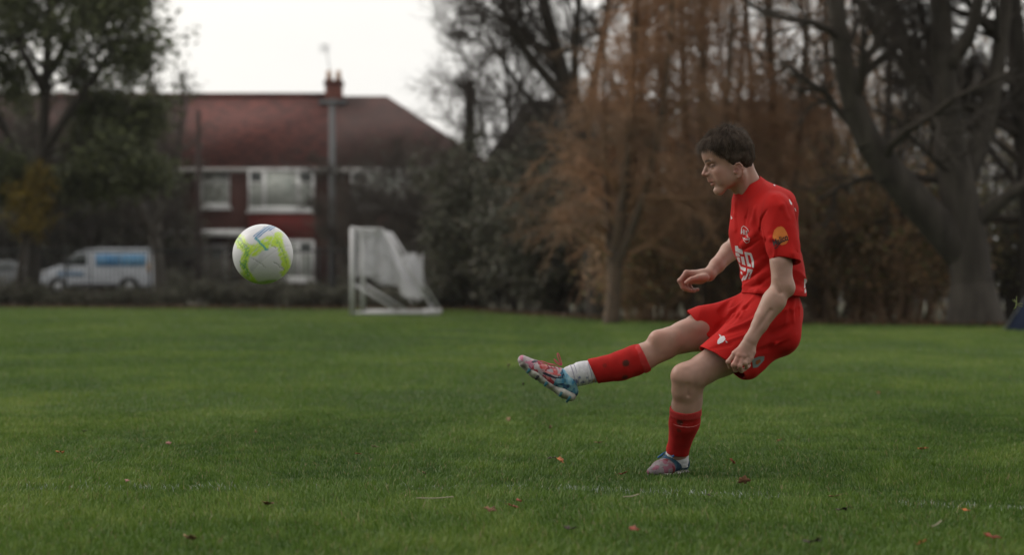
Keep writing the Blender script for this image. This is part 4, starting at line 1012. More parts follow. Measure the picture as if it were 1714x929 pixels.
# Hl points to the head's ... keep +s = towards camera
if Hl[1] > 0: Hl = -Hl
HM = np.stack([Hf, Hl, Hu], 1)
def Hd(f, u, s=0.0): return HO + Hf * f + Hu * u + Hl * s
neck_b = J(1258, 326, .05)
def head_sdf(v, face=True):
    v.ell(Hd(.003, .018), (.091, .073, .083), HM, k=.01)             # cranium
    v.ell(Hd(-.022, .005), (.070, .070, .072), HM, k=.02)
    v.ell(Hd(.044, .030), (.049, .056, .046), HM, k=.02)             # forehead
    v.ell(Hd(.030, -.045), (.054, .055, .060), HM, k=.02)            # mid face
    if not face: return
    v.cone(Hd(.050, -.030), Hd(.066, -.062), .034, .027, .02); v.cone(Hd(.060, -.010), Hd(.080, -.045), .020, .017, .012); v.cone(Hd(.082, -.030), Hd(.090, -.050), .012, .012, .010); v.cone(Hd(.078, -.066), Hd(.078, -.100), .017, .014, .012)
    v.cone(Hd(.062, -.082), Hd(.074, -.104), .025, .015, .014)         # muzzle to chin
    v.ell(Hd(.080, -.111), (.0100, .015, .0095), HM, k=.010)            # chin
    for s in (-1, 1):
        v.cone(Hd(-.004, -.080, .048 * s), Hd(.074, -.112, .010 * s), .014, .011, .024)   # jaw line
        v.cone(Hd(-.006, -.046, .054 * s), Hd(-.004, -.080, .048 * s), .014, .015, .02)
        v.ell(Hd(.056, -.042, .036 * s), (.022, .019, .019), HM, k=.018)                  # cheekbone
        v.ell(Hd(.045, -.072, .034 * s), (.030, .018, .026), HM, k=.02)
        v.cone(Hd(.082, .0040, .012 * s), Hd(.071, .0055, .044 * s), .0090, .0082, .008)   # brow ridge
    # eye sockets, eyes and lids
    for s in (-1, 1):
        v.ell(Hd(.090, -.015, .036 * s), (.017, .019, .0115), HM, k=.008, op=lambda F, d, kk: smax(F, -d, kk))
        v.ell(Hd(.070, -.017, .031 * s), (.0118, .0118, .0118), HM, k=.002)
        v.cone(Hd(.0795, -.0125, .021 * s), Hd(.0745, -.0115, .041 * s), .0040, .0036, .004)
        v.cone(Hd(.0800, -.0225, .022 * s), Hd(.0745, -.0222, .040 * s), .0030, .0028, .004)
    # nose
    v.cone(Hd(.084, .000), Hd(.1085, -.030), .0078, .0082, .007); v.ell(Hd(.1105, -.0345), (.0098, .0098, .0078), HM, k=.006)
    for s in (-1, 1): v.ell(Hd(.0985, -.0395, .0105 * s), (.0105, .0066, .0070), HM, k=.005)
    for s in (-1, 1): v.ell(Hd(.1045, -.0468, .0060 * s), (.0042, .0026, .0024), HM, k=.002, op=lambda F, d, kk: smax(F, -d, kk))
    v.cone(Hd(.094, -.048), Hd(.0965, -.060), .0082, .0078, .010)
    # lips, slightly parted
    v.cone(Hd(.0965, -.0655), Hd(.0850, -.0705, .019), .0068, .0035, .005); v.cone(Hd(.0965, -.0655), Hd(.0850, -.0705, -.019), .0068, .0035, .005)
    v.cone(Hd(.0915, -.0815), Hd(.0825, -.0765, .017), .0070, .0036, .005); v.cone(Hd(.0915, -.0815), Hd(.0825, -.0765, -.017), .0070, .0036, .005)
    for s in (-1, 1): v.cone(Hd(.100, -.0735), Hd(.0865, -.0742, .017 * s), .0026, .0012, .002, op=lambda F, d, kk: smax(F, -d, kk))
    v.ell(Hd(.094, -.093), (.006, .018, .005), HM, k=.008, op=lambda F, d, kk: smax(F, -d, kk))
    # ears
    for s in (-1, 1):
        c = Hd(-.014, -.056, .066 * s); E = [Hf * .0 + Hu * 1.0, Hf]
        ring = [(.006, .020), (-.002, .027), (-.012, .025), (-.018, .014), (-.018, .000), (-.012, -.012), (-.003, -.021), (.004, -.024)]
        q = [Hd(-.006 + a, -.062 + b, (.066 + .012 * (1 if i in (2, 3, 4) else .55 if i in (1, 5) else .1)) * s) for i, (a, b) in enumerate(ring)]
        for i in range(len(q) - 1): v.cone(q[i], q[i + 1], .0036, .0036 if i < 5 else .0052, .004)
        v.ell(Hd(-.010, -.058, .068 * s), (.012, .005, .020), HM, k=.006)
        v.ell(Hd(-.002, -.058, .076 * s), (.0065, .006, .010), HM, k=.003, op=lambda F, d, kk: smax(F, -d, kk))
        v.ell(Hd(.009, -.064, .070 * s), (.005, .005, .007), HM, k=.005)
def neck_sdf(v):
    v.cone(J(1237, 292, .018), J(1254, 322, .045), .047, .046, .03)
    v.cone(J(1246, 284, .02), J(1257, 308, .04), .034, .038, .03)                       # nape
    v.cone(Hd(-.018, -.075, .048), J(1246, 326, .0), .014, .012, .022)                # sternomastoid
    v.cone(J(1231, 308, .03), J(1243, 326, .04), .020, .020, .02)
    v.cone(J(1258, 334, .05), J(1292, 345, -.03), .042, .035, .03); v.cone(J(1256, 334, .05), J(1256, 342, .15), .042, .035, .03)
    v.ell(J(1272, 372, .05), (.070, .115, .10), TM, k=.04)
v = Vox(*bbox([Hd(.13, 0), Hd(-.1, .11), Hd(0, 0, .1), Hd(0, 0, -.1), J(1320, 410, -.1), J(1225, 410, .2)], .03), .0018)
head_sdf(v); neck_sdf(v); v.mesh_keep = None
HEADV = v
body_parts.append(v.mesh(1))
V, F = merge(body_parts)
# pigment: slightly redder ears, nose, cheeks, knees, knuckles; grimy knee; brows and lips; shade painted into eye sockets and ear hollows
def paint(V):
    base = np.array([0.330, 0.192, 0.150]); C = np.tile(base, (len(V), 1))
    n1 = vnoise(V[:, 0] * 60, V[:, 1] * 60, V[:, 2] * 60, 21); n2 = vnoise(V[:, 0] * 14, V[:, 1] * 14, V[:, 2] * 14, 22)
    C *= (1 + .07 * n1 + .09 * n2)[:, None]; n3 = np.clip(vnoise(V[:, 0] * 24 + 5, V[:, 1] * 24 + 5, V[:, 2] * 24 + 5, 24), 0, 1)[:, None]; C = C * (1 - .35 * n3) + np.array((.38, .17, .135)) * .35 * n3
    def blob(c, r, col, a, soft=.6):
        d = np.linalg.norm(V - c, axis=1); w = a * np.clip((r - d) / (r * soft), 0, 1); C[:] = C * (1 - w[:, None]) + np.array(col) * w[:, None]
    red = (0.36, 0.15, 0.12)
    for s in (-1, 1):
        blob(Hd(-.010, -.060, .074 * s), .030, red, .6); blob(Hd(-.002, -.058, .070 * s), .012, (.16, .05, .04), .6); blob(Hd(.058, -.05, .045 * s), .032, red, .38)  # redness, plus the shade of the ear hollow painted as a dark spot
    blob(Hd(.112, -.036), .020, red, .45)
    for q in (J(1149, 457, .235), J(1138, 470, .232), J(1157, 467, .207), J(1236, 595, -.254), J(1229, 611, -.266)): blob(q, .04, red, .45)
    blob(J(1100, 566, -.03), .05, (0.42, 0.22, 0.17), .4); blob(J(1120, 560, -.05), .02, (0.34, 0.18, 0.15), .35)
    blob(J(1137, 628, -.2), .045, (0.38, 0.215, 0.165), .55); blob(J(1133, 650, -.2), .035, (0.30, 0.19, 0.14), .5)
    loc = (V - HO) @ HM
    f, s_, u = loc[:, 0], loc[:, 1], loc[:, 2]
    def lin(mask, col, a): C[mask] = C[mask] * (1 - a) + np.array(col) * a
    bz = .0065 + .0045 * np.clip(1 - ((np.abs(s_) - .030) / .02) ** 2, -1, 1)
    lin((f > .055) & (np.abs(s_) > .011) & (np.abs(s_) < .049) & (np.abs(u - bz + .001) < .0042), (0.055, 0.034, 0.026), .85)
    lin((f > .080) & (np.abs(s_) < .021) & (u < -.0600) & (u > -.0875) & (f > .0875 - .25 * np.abs(s_)), (0.40, 0.17, 0.14), .65)
    lin((f > .078) & (np.abs(s_) < .017) & (np.abs(u + .0738) < .0022), (0.09, 0.04, 0.035), .7)
    lin((f > .05) & (np.abs(np.abs(s_) - .033) < .0150) & (np.abs(u + .0160) < .0058 * np.sqrt(np.clip(1 - ((np.abs(s_) - .033) / .015) ** 2, 0, 1))), (0.05, 0.038, 0.034), .95)
    lin((f > .05) & (np.abs(np.abs(s_) - .034) < .019) & (np.abs(u + .012) < .010), (0.22, 0.125, 0.10), .6)  # shade of the eye sockets, painted into the skin colour
    # stubble shade of jaw
    lin((f > .0) & (u < -.095) & (f < .095), (0.38, 0.245, 0.19), .35)
    return np.clip(C, .01, 1)
skin2 = mat_attr('skin_pigment_shade', .52, .35)
_b = skin2.node_tree.nodes['Principled BSDF']; _b.inputs['Subsurface Weight'].default_value = .10
_b.inputs['Subsurface Radius'].default_value = (.012, .004, .002); _b.inputs['Subsurface Scale'].default_value = .5
pm('body', V, F, skin2, tint=paint(V))
# eyes
for s in (1, -1):
    m = MB(); c = Hd(.0715, -.0175, .031 * s)
    bm = bmesh.new(); bmesh.ops.create_uvsphere(bm, u_segments=16, v_segments=12, radius=.0112); me = bpy.data.meshes.new('eye'); bm.to_mesh(me); bm.free()
    Vv = np.array([q.co for q in me.vertices]) + c; bpy.data.meshes.remove(me)
    # (eyeballs sit inside the lids; only a sliver shows)
# ---------------- hair
hv = Vox(*bbox([Hd(.12, .0), Hd(-.11, .13), Hd(0, 0, .1), Hd(0, 0, -.1), Hd(-.08, -.08)], .03), .0022)
head_sdf(hv, face=False); hv.F = hv.F - .0065
hv.ell(Hd(.004, .044), (.088, .076, .072), HM, k=.02); hv.ell(Hd(.060, .068), (.036, .052, .026), HM, k=.02); hv.ell(Hd(-.048, -.018), (.040, .062, .046), HM, k=.02)
sl, X, Yy, Z = hv.win(hv.lo, hv.lo + hv.n * hv.h)
f_ = (X - HO[0]) * Hf[0] + (Yy - HO[1]) * Hf[1] + (Z - HO[2]) * Hf[2]; u_ = (X - HO[0]) * Hu[0] + (Yy - HO[1]) * Hu[1] + (Z - HO[2]) * Hu[2]
s__ = (X - HO[0]) * Hl[0] + (Yy - HO[1]) * Hl[1] + (Z - HO[2]) * Hl[2]
# hairline: height of the lower boundary as a function of f (temple, sideburn, over the ear, nape)
line = np.interp(f_, [-.12, -.0865, -.0652, -.0415, -.032, -.024, -.010, .000, .018, .037, .0585, .085], [-.030, -.0425, -.0642, -.0700, -.052, -.040, -.042, -.040, -.016, .014, .040, .060])
hv.F = smax(hv.F, (line - u_).astype(np.float32) * .8, .006)
hv.disp(.004, 38, 61); hv.disp(.0035, 90, 62, (1, 1, .5))
V, F = hv.mesh(1)
hair_m = mat('hair_brown', (0.055, 0.040, 0.031), 0.6, (0.130, 0.096, 0.074), scale=40, spec=.18, stretch=(1, 1, .4))
hair = pm('hair', V, F, mat('hair_mass', (0.036, 0.026, 0.020), .95, (0.062, 0.046, 0.036), scale=60, spec=.08, bump=.8, bscale=300, stretch=(1, 1, .3)))
# strands growing from the hair mass
rg = np.random.RandomState(9)
Vn = V[rg.randint(len(V), size=16000)]; loc = (Vn - HO) @ HM
ctr = np.array([-.01, 0, .01]); nrm = norm(loc - ctr)
ok = (loc[:, 2] > np.interp(loc[:, 0], [-.12, -.04, -.02, .018, .037, .0585, .07, .09], [-.046, -.066, -.038, -.014, .016, .046, .066, .076])); loc = loc[ok]; nrm = nrm[ok]; n = len(loc)
crown_ = np.array([-.045, 0, .10])
dirv = loc - crown_; dirv -= nrm * (dirv * nrm).sum(1, keepdims=True); dirv = norm(dirv + rg.randn(n, 3) * .012)
dirv = norm(dirv + rg.randn(n, 3) * .10 + .22 * np.stack([vnoise(loc[:, 0] * 30 + 7, loc[:, 1] * 30 + 7, loc[:, 2] * 30 + 7, 64), vnoise(loc[:, 0] * 30 + 7, loc[:, 1] * 30 + 7, loc[:, 2] * 30 + 7, 65), loc[:, 0] * 0], 1)); L_ = (.016 + .020 * rg.rand(n)) * np.clip(.55 + loc[:, 2] * 7, .3, 1.3)
front = (loc[:, 0] > .03) & (loc[:, 2] > .05)
lift = (.02 + .11 * rg.rand(n)) + np.where(front, .14 * rg.rand(n), 0)
pts = [loc - nrm * .003]; d = norm(dirv + nrm * lift[:, None])
for k in range(3):
    pts.append(pts[-1] + d * (L_ / 3)[:, None]); d = norm(d + rg.randn(n, 3) * .12 - nrm * .22 + np.array([.04, 0, -.10]))
# wisps at the fringe and blown up behind the crown
nw = 260; w0 = np.stack([rg.uniform(.045, .093, nw), rg.uniform(-.05, .05, nw), rg.uniform(.055, .085, nw)], 1)
wp = [w0]; d2 = norm(np.stack([np.full(nw, .75), rg.randn(nw) * .5, rg.uniform(-.8, .5, nw)], 1))
for k in range(3): wp.append(wp[-1] + d2 * .010); d2 = norm(d2 + np.array([.0, 0, -.45]) + rg.randn(nw, 3) * .2)
nu_ = 110; u0 = np.stack([rg.uniform(-.03, .05, nu_), rg.uniform(-.04, .04, nu_), np.full(nu_, .105)], 1)
up_ = [u0]; d3 = norm(np.stack([rg.uniform(-.9, .6, nu_), rg.randn(nu_) * .4, rg.uniform(.2, .8, nu_)], 1))
for k in range(3): up_.append(up_[-1] + d3 * .0095); d3 = norm(d3 + rg.randn(nu_, 3) * .3)
P0 = []; P1 = []; R0 = []; R1 = []
for pl, w in ((pts, .00085), (wp, .0007), (up_, .0007)):
    for k in range(3):
        a = HO + pl[k] @ HM.T; b = HO + pl[k + 1] @ HM.T; P0.append(a); P1.append(b); R0.append(np.full(len(a), w * (1 - .25 * k))); R1.append(np.full(len(a), w * (.78 - .25 * k)))
V, F = tube_mesh(np.concatenate(P0), np.concatenate(P1), np.concatenate(R0), np.concatenate(R1), 3)
pm('strands', V, F, hair_m, hair, False)

# ---------------- jersey
red = mat('red_polyester', (0.44, 0.012, 0.010), 0.8, (0.35, 0.009, 0.008), scale=7, bump=.25, bscale=500, spec=.12, ramp=(.3, .7))
def shirt_core(v, e):
    v.ell(J(1280, 392, .05), (.119, .165, .150), TM, k=.03, infl=e)
    v.ell(J(1277, 345, .045), (.088, .150, .085), TM, k=.04, infl=e)
    v.ell(J(1294, 452, .055), (.110, .150, .115), TM, k=.04, infl=e)
    v.ell(J(1305, 352, -.02), (.050, .085, .075), TM, k=.04, infl=e)
    v.cone(J(1262, 313, .05), J(1293, 338, .0), .043, .050, .03, infl=e); v.cone(J(1246, 338, .055), J(1249, 385, .05), .048, .053, .035, infl=e)
    v.cone(J(1260, 325, .05), SL + np.array([-.01, .02, .0]), .052, .055, .04, infl=e); v.cone(J(1258, 325, .06), SR, .052, .055, .04, infl=e)
    v.cone(J(1296, 470, .05), J(1296, 490, .05), .114, .121, .03, infl=e, flat=(T_l, .78))
hemL = J(1312, 437, -.175); sdir = norm(J(1312, 437, -.17) - J(1304, 352, -.12)); nL = norm(np.array([.05, -.3, -1.0]))
hemR = J(1250, 380, .34); nR = norm(hemR - SR)
v = Vox(*bbox([J(1205, 290, .3), J(1365, 505, -.24), J(1230, 400, .40), J(1360, 500, .26)], .05), .0027)
w = v.twin()
for vv, e in ((v, 0.0), (w, 0.0)):
    shirt_core(vv, e)
    ext = 0 if vv is v else .012
    vv.cone(J(1300, 354, -.115), hemL + sdir * .02, .062 + e, .053 + e, .025, clip=(hemL + nL * ext, nL))
    vv.cone(J(1311, 376, -.125), hemL + sdir * .01 + np.array([.012, 0, 0]), .050 + e, .044 + e, .02, clip=(hemL + nL * ext, nL))
    vv.cone(SR, hemR + nR * .02, .058 + e, .050 + e, .03, clip=(hemR + nR * ext, nR))
# folds seen in the photograph
for pts_, r_ in (([(1283, 352), (1274, 368), (1272, 385), (1277, 402)], .006), ([(1277, 380), (1281, 400), (1284, 425)], .006), ([(1339, 392), (1334, 420), (1334, 440)], .007),
                 ([(1270, 402), (1255, 412), (1242, 420)], .005), ([(1285, 440), (1268, 456), (1248, 470)], .006), ([(1262, 380), (1250, 392), (1240, 402)], .004), ([(1290, 462), (1270, 476), (1250, 484)], .006),
                 ([(1254, 345), (1248, 365), (1246, 385)], .004), ([(1325, 470), (1335, 476), (1345, 478)], .005), ([(1310, 312), (1322, 330), (1330, 350)], .004)):
    v.crease(pts_, r_ * 1.25, .009, False, -.0062, w)
for pts_, r_ in (([(1268, 388), (1254, 400), (1243, 410)], .006), ([(1283, 430), (1266, 445), (1246, 458)], .007), ([(1288, 452), (1270, 466), (1246, 477)], .007), ([(1266, 350), (1262, 372), (1264, 392)], .005),
                 ([(1278, 392), (1292, 400), (1305, 404)], .003), ([(1243, 480), (1270, 489), (1295, 491)], .008), ([(1292, 484), (1318, 489), (1345, 488)], .006), ([(1296, 330), (1308, 345), (1318, 365)], .004),
                 ([(1232, 340), (1231, 360), (1233, 385)], .004), ([(1300, 410), (1296, 428), (1296, 436)], .003), ([(1322, 405), (1325, 425), (1326, 436)], .003)):
    v.crease(pts_, r_ * 1.2, .012, True, .0028, w)
zw = J(1290, 470)[2]
for vv in (v, w):
    vv.disp(.0045, 11, 71, (1, 1, .6)); vv.disp(.0018, 26, 72, (1, 1, .7))
    vv.folds(.0062, (.35, .2, .9), 24, (.9, 0, -.35), 5, 171, mask=lambda X, Y, Z: np.clip(1 - (Z - zw) / .16, .12, 1))
    vv.folds(.0042, (.9, .3, -.35), 20, (.35, 0, .9), 4.5, 173, mask=lambda X, Y, Z: np.clip((Z - zw) / .16, .15, 1))
v.F = smax(v.F, -(w.F + .0065), .002); del w
# lower hem and neck opening
v.plane(J(1296, 494, .05), norm(np.array([-.06, 0, -1.0])), .004)
ncut = lambda F, d, kk: smax(F, -d, kk)
v.cone(J(1226, 255, .0), J(1251, 303, .035), .050, .0495, .004, op=ncut)
V, F = v.mesh(1); jersey = pm('jersey', V, F, red); JV = v
jb = BVHTree.FromPolygons([tuple(q) for q in V], [tuple(int(i) for i in f) for f in F])
# rib collar
cV = []
# ---------------- shorts
v = Vox(*bbox([J(1135, 480, .3), J(1360, 650, -.25), J(1200, 640, .3)], .03), .0029)
w = v.twin()
hA, nA = J(1210, 606, -.10), norm(np.array([-.60, -.12, -.80])); hB, nB = J(1168, 541, .07), norm(np.array([-.80, 0, -.48]))
nB = norm(np.array([-(560 - 520) , 0, -(37)])); nA = norm(np.array([-52.0, -8, -75.0]))
for vv, e in ((v, 0.0), (w, 0.0)):
    ext = 0 if vv is v else .012
    vv.ell(J(1289, 532, .06), (.122, .165, .105), TM, k=.03, infl=e); vv.cone(J(1292, 490, .05), J(1291, 515, .055), .102, .110, .03, flat=(T_l, .78), infl=e)
    vv.ell(J(1300, 560, .0), (.088, .120, .085), TM, k=.04, infl=e)
    vv.cone(J(1280, 545, .0), hA + norm(hA - J(1280, 545, .0)) * .03, .112 + e, .098 + e, .03, clip=(hA + nA * ext, nA))
    vv.cone(J(1290, 575, -.01), J(1252, 612, -.06), .060 + e, .052 + e, .03)
    vv.cone(J(1262, 527, .14), hB + nB * .03, .090 + e, .074 + e, .03, clip=(hB + nB * ext, nB))
    vv.cone(J(1265, 548, .10), J(1182, 566, .07), .075 + e, .062 + e, .02, clip=(hB + nB * ext, nB))
for pts_, r_ in (([(1238, 486), (1222, 500), (1208, 520), (1212, 536)], .008), ([(1212, 534), (1203, 548), (1192, 560)], .009), ([(1255, 505), (1240, 522), (1222, 540)], .006), ([(1285, 520), (1250, 545), (1205, 560)], .006),
                 ([(1330, 540), (1295, 560), (1268, 582)], .006), ([(1320, 575), (1290, 585), (1262, 590)], .007), ([(1243, 560), (1220, 575), (1190, 583)], .005), ([(1325, 502), (1322, 520), (1324, 540)], .004), ([(1333, 502), (1332, 518), (1333, 530)], .004), ([(1312, 502), (1306, 520), (1303, 540)], .005)):
    v.crease(pts_, r_ * 1.4, .010, False, -.0078, w)
for pts_, r_ in (([(1216, 540), (1228, 528), (1245, 524), (1238, 532)], .007), ([(1243, 505), (1224, 520), (1214, 532)], .006), ([(1300, 505), (1262, 535), (1220, 552)], .006), ([(1290, 545), (1250, 560), (1215, 572)], .006),
                 ([(1335, 560), (1300, 575), (1270, 600)], .007), ([(1316, 502), (1314, 520), (1315, 545)], .005), ([(1328, 502), (1327, 520), (1329, 540)], .005), ([(1337, 502), (1338, 515), (1339, 528)], .004), ([(1262, 500), (1245, 515), (1232, 530)], .006)):
    v.crease(pts_, r_ * 1.2, .012, True, .0028, w)
for vv in (v, w):
    vv.disp(.005, 9, 75, (1, 1, 1)); vv.disp(.002, 22, 76)
    vv.folds(.0068, (.55, .3, -.8), 17, (.8, 0, .55), 4.0, 175)
v.F = smax(v.F, -(w.F + .0065), .002); del w
v.plane(J(1290, 484, .05), np.array([0, 0, 1.0]), .004)
V, F = v.mesh(1); shorts = pm('shorts', V, F, red)
sb = BVHTree.FromPolygons([tuple(q) for q in V], [tuple(int(i) for i in f) for f in F])

# ---------------- socks
def sock(name, cones, ends, m, disp=None, parent=None):
    pts_ = [c[0] for c in cones] + [c[1] for c in cones]
    v = Vox(*bbox(pts_, .075), .0024)
    for a, b, ra, rb in cones: v.cone(a, b, ra, rb, .012)
    if disp: v.disp(*disp)
    for c, n in ends: v.plane(c, n, .003)
    V, F = v.mesh(1); return pm(name, V, F, m, parent)
def sock_mat(name, c1, c2, spots, ribs=None):
    m = mat(name, c1, .9, c2, scale=30, bump=.5, bscale=350, spec=.15)
    t = m.node_tree; b = t.nodes['Principled BSDF']; src = b.inputs['Base Color'].links[0].from_socket
    geo = t.nodes.new('ShaderNodeNewGeometry'); nzz = t.nodes.new('ShaderNodeTexNoise'); nzz.inputs['Scale'].default_value = 60
    for (c, r, col, a) in spots:
        vm = t.nodes.new('ShaderNodeVectorMath'); vm.operation = 'DISTANCE'; vm.inputs[1].default_value = tuple(c); t.links.new(geo.outputs['Position'], vm.inputs[0])
        ad = t.nodes.new('ShaderNodeMath'); ad.operation = 'MULTIPLY_ADD'; t.links.new(nzz.outputs[0], ad.inputs[0]); ad.inputs[1].default_value = r * 1.1; t.links.new(vm.outputs['Value'], ad.inputs[2])
        mr = t.nodes.new('ShaderNodeMapRange'); mr.inputs['From Min'].default_value = r * 1.25; mr.inputs['From Max'].default_value = r * 1.65; mr.inputs['To Min'].default_value = a; mr.inputs['To Max'].default_value = 0; t.links.new(ad.outputs[0], mr.inputs['Value'])
        mxx = t.nodes.new('ShaderNodeMix'); mxx.data_type = 'RGBA'; t.links.new(mr.outputs[0], mxx.inputs['Factor']); t.links.new(src, mxx.inputs['A']); mxx.inputs['B'].default_value = (*col, 1); src = mxx.outputs['Result']
    t.links.new(src, b.inputs['Base Color']); return m
mud = (0.035, 0.022, 0.015)
sm = sock_mat('red_sock', (0.38, 0.013, 0.012), (0.31, 0.011, 0.010), [(J(1048, 608, -.07), .016, mud, .9), (J(1052, 598, -.07), .007, mud, .6), (J(1047, 634, -.05), .016, mud, .85), (J(1012, 612, -.07), .010, mud, .4),
    (J(1138, 707, -.12), .014, mud, .85), (J(1137, 720, -.10), .012, mud, .6), (J(1143, 696, -.13), .02, mud, .3)])
wm = sock_mat('white_sock', (0.60, 0.60, 0.63), (0.48, 0.48, 0.52), [(J(1000, 645, -.05), .02, mud, .4), (J(963, 640, -.075), .013, (.03, .06, .20), .85), (J(976, 642, -.070), .011, (.03, .05, .18), .8), (J(988, 640, -.068), .010, (.02, .04, .15), .8), (J(970, 632, -.077), .006, (.05, .09, .25), .7), (J(983, 633, -.075), .005, (.05, .08, .22), .6)])
KS = [(J(1090, 594, .01), J(1062, 604, 0), .0545, .0555), (J(1062, 604, 0), J(1040, 612, -.01), .0555, .0560), (J(1040, 612, -.01), J(992, 622, -.03), .0555, .0475), (J(992, 622, -.03), J(980, 624, -.032), .0475, .045)]
s1 = sock('sock', KS, [(J(1081, 599, 0), norm(np.array([46.0, 0, 22])*np.array([1, 1, 1]) )), (J(991.5, 621, -.03), norm(np.array([-40.0, 0, -18])))], sm, (.002, 30, 77))
SS = [(J(1148, 672, -.11), J(1146, 705, -.06), .0585, .0575), (J(1146, 705, -.06), J(1135, 752, .03), .0575, .0415), (J(1135, 752, .03), J(1132, 770, .05), .0415, .039)]
s2 = sock('sock', SS, [(J(1148, 683, -.10), norm(np.array([0.0, -.35, 1.0]))), (J(1133, 760, .04), norm(np.array([-.12, .2, -1.0])))], sm, (.002, 30, 78))
# turned-over cuff bands at the top of each sock
cu1 = [(J(1084, 596, 0), J(1073, 601, 0), .0560, .0568)]
sock('cuff', cu1, [(J(1080.5, 599, 0), norm(np.array([46.0, 0, 22]))), (J(1069, 604, 0), norm(np.array([-46.0, 0, -22])))], mat('sock_cuff', (0.44, 0.03, 0.03), .9, (0.37, 0.022, 0.022), scale=40, bump=.5, bscale=300), (.0012, 60, 79), s1)
cu2 = [(J(1148, 676, -.105), J(1147.5, 692, -.085), .0605, .0605)]
sock('cuff', cu2, [(J(1148, 683.5, -.10), norm(np.array([0.0, -.35, 1.0]))), (J(1148, 694, -.08), norm(np.array([0.0, .35, -1.0])))], MATS['sock_cuff'], (.0012, 60, 79), s2)
for k_, off in ((0, 699), (1, 704)):
    cu = [(J(1147, off - 3, -.075), J(1146.5, off + 3, -.065), .0595, .0592)]
    sock('tape', cu, [(J(1147, off, -.07), norm(np.array([0.05, -.42, 1.0]))), (J(1147, off + 1.2, -.07), norm(np.array([-.05, .42, -1.0])))], mat('sock_tape', (0.50, 0.16, 0.15), .6), None, s2)
# white ankle socks
AK = [(J(1008, 618.5, -.026), J(975, 625, -.034), .0450, .0430), (J(975, 625, -.034), J(955, 631, -.04), .0430, .0415)]
w1 = sock('ankle_sock', AK, [(J(1001, 619.5, -.03), norm(np.array([40.0, 0, 18]))), (J(946, 633, -.04), norm(np.array([-40.0, 0, -14])))], wm, (.0018, 55, 80, (3, 1, .6)))
AS = [(J(1134, 750, .03), J(1133, 768, .06), .0415, .0425), (J(1133, 768, .06), J(1134, 782, .08), .0425, .040)]
w2 = sock('ankle_sock', AS, [(J(1134, 756, .04), norm(np.array([0, -.2, 1.0]))), (J(1134, 783, .08), norm(np.array([0, 0, -1.0])))], wm, (.0018, 45, 81, (.6, 1, 3)))
for cx_, n_, par in ((None, None, None),):
    # ribs of the kicking ankle sock: fine raised rings
    P0 = []; P1 = []
    ax_ = norm(J(955, 631, -.04) - J(1000, 620.5, -.028)); e1 = norm(np.cross(ax_, (0, 1, 0.0))); e2 = np.cross(ax_, e1)
    for k in range(7):
        c = J(992 - k * 5.6, 622 + k * 1.25, -.029 - k * .0015); rr = .0445 - k * .0004
        for q in range(28):
            a0, a1 = q * 2 * math.pi / 28, (q + 1) * 2 * math.pi / 28
            P0.append(c + (e1 * math.cos(a0) + e2 * math.sin(a0)) * rr); P1.append(c + (e1 * math.cos(a1) + e2 * math.sin(a1)) * rr)
    V, F = tube_mesh(np.array(P0), np.array(P1), np.full(len(P0), .0018), np.full(len(P0), .0018), 5); pm('ribs', V, F, mat('rib_grey', (.27, .26, .34), .9), w1)

# ---------------- boots
sole_m = mat('boot_sole', (0.46, 0.45, 0.42), .55, (0.10, 0.09, 0.08), scale=25, spec=.4); stud_m = mat('stud_teal', (0.02, 0.11, 0.14), .5); stud_b = mat('stud_black', (0.015, 0.015, 0.015), .5)
lace_p = mat('lace_pink', (0.50, 0.07, 0.13), .8); lace_b = mat('lace_blue', (0.015, 0.08, 0.22), .8); blackm = mat('boot_black', (0.012, 0.014, 0.03), .5); bluep = mat('boot_blue', (0.03, 0.17, 0.30), .5, (0.25, .42, .48), scale=30); redp = mat('boot_red', (0.36, 0.025, 0.03), .5, (0.5, .2, .2), scale=50)
# kicking boot
ft = norm(J(873, 602, -.06) - J(952, 652, -.04)); wid = norm(np.array([0, 1.0, 0]) - ft * ft[1]); fu = np.cross(wid, ft); fu = fu if fu[2] > 0 else -fu
D = -.05
def KB(v, e=0.0):
    v.cone(J(875, 603, D - .01), J(898, 618, D - .008), .019 + e, .030 + e, .012, flat=(wid, .72))
    v.cone(J(898, 617, D - .008), J(925, 633, D), .029 + e, .037 + e, .012, flat=(wid, .85))
    v.cone(J(925, 632, D), J(947, 642, D + .005), .036 + e, .036 + e, .015, flat=(wid, .95))
    v.cone(J(938, 633, D + .005), J(955, 637, D + .01), .036 + e, .040 + e, .02)
    v.cone(J(948, 648, D + .005), J(956, 655, D + .005), .031 + e, .028 + e, .015, flat=(wid, .95))
v = Vox(*bbox([J(860, 590, -.12), J(985, 680, .06)], .03), .0022); KB(v)
v.plane(J(962, 634, D), norm(J(975, 630, D) - J(945, 640, D)), .004)
KBV = v
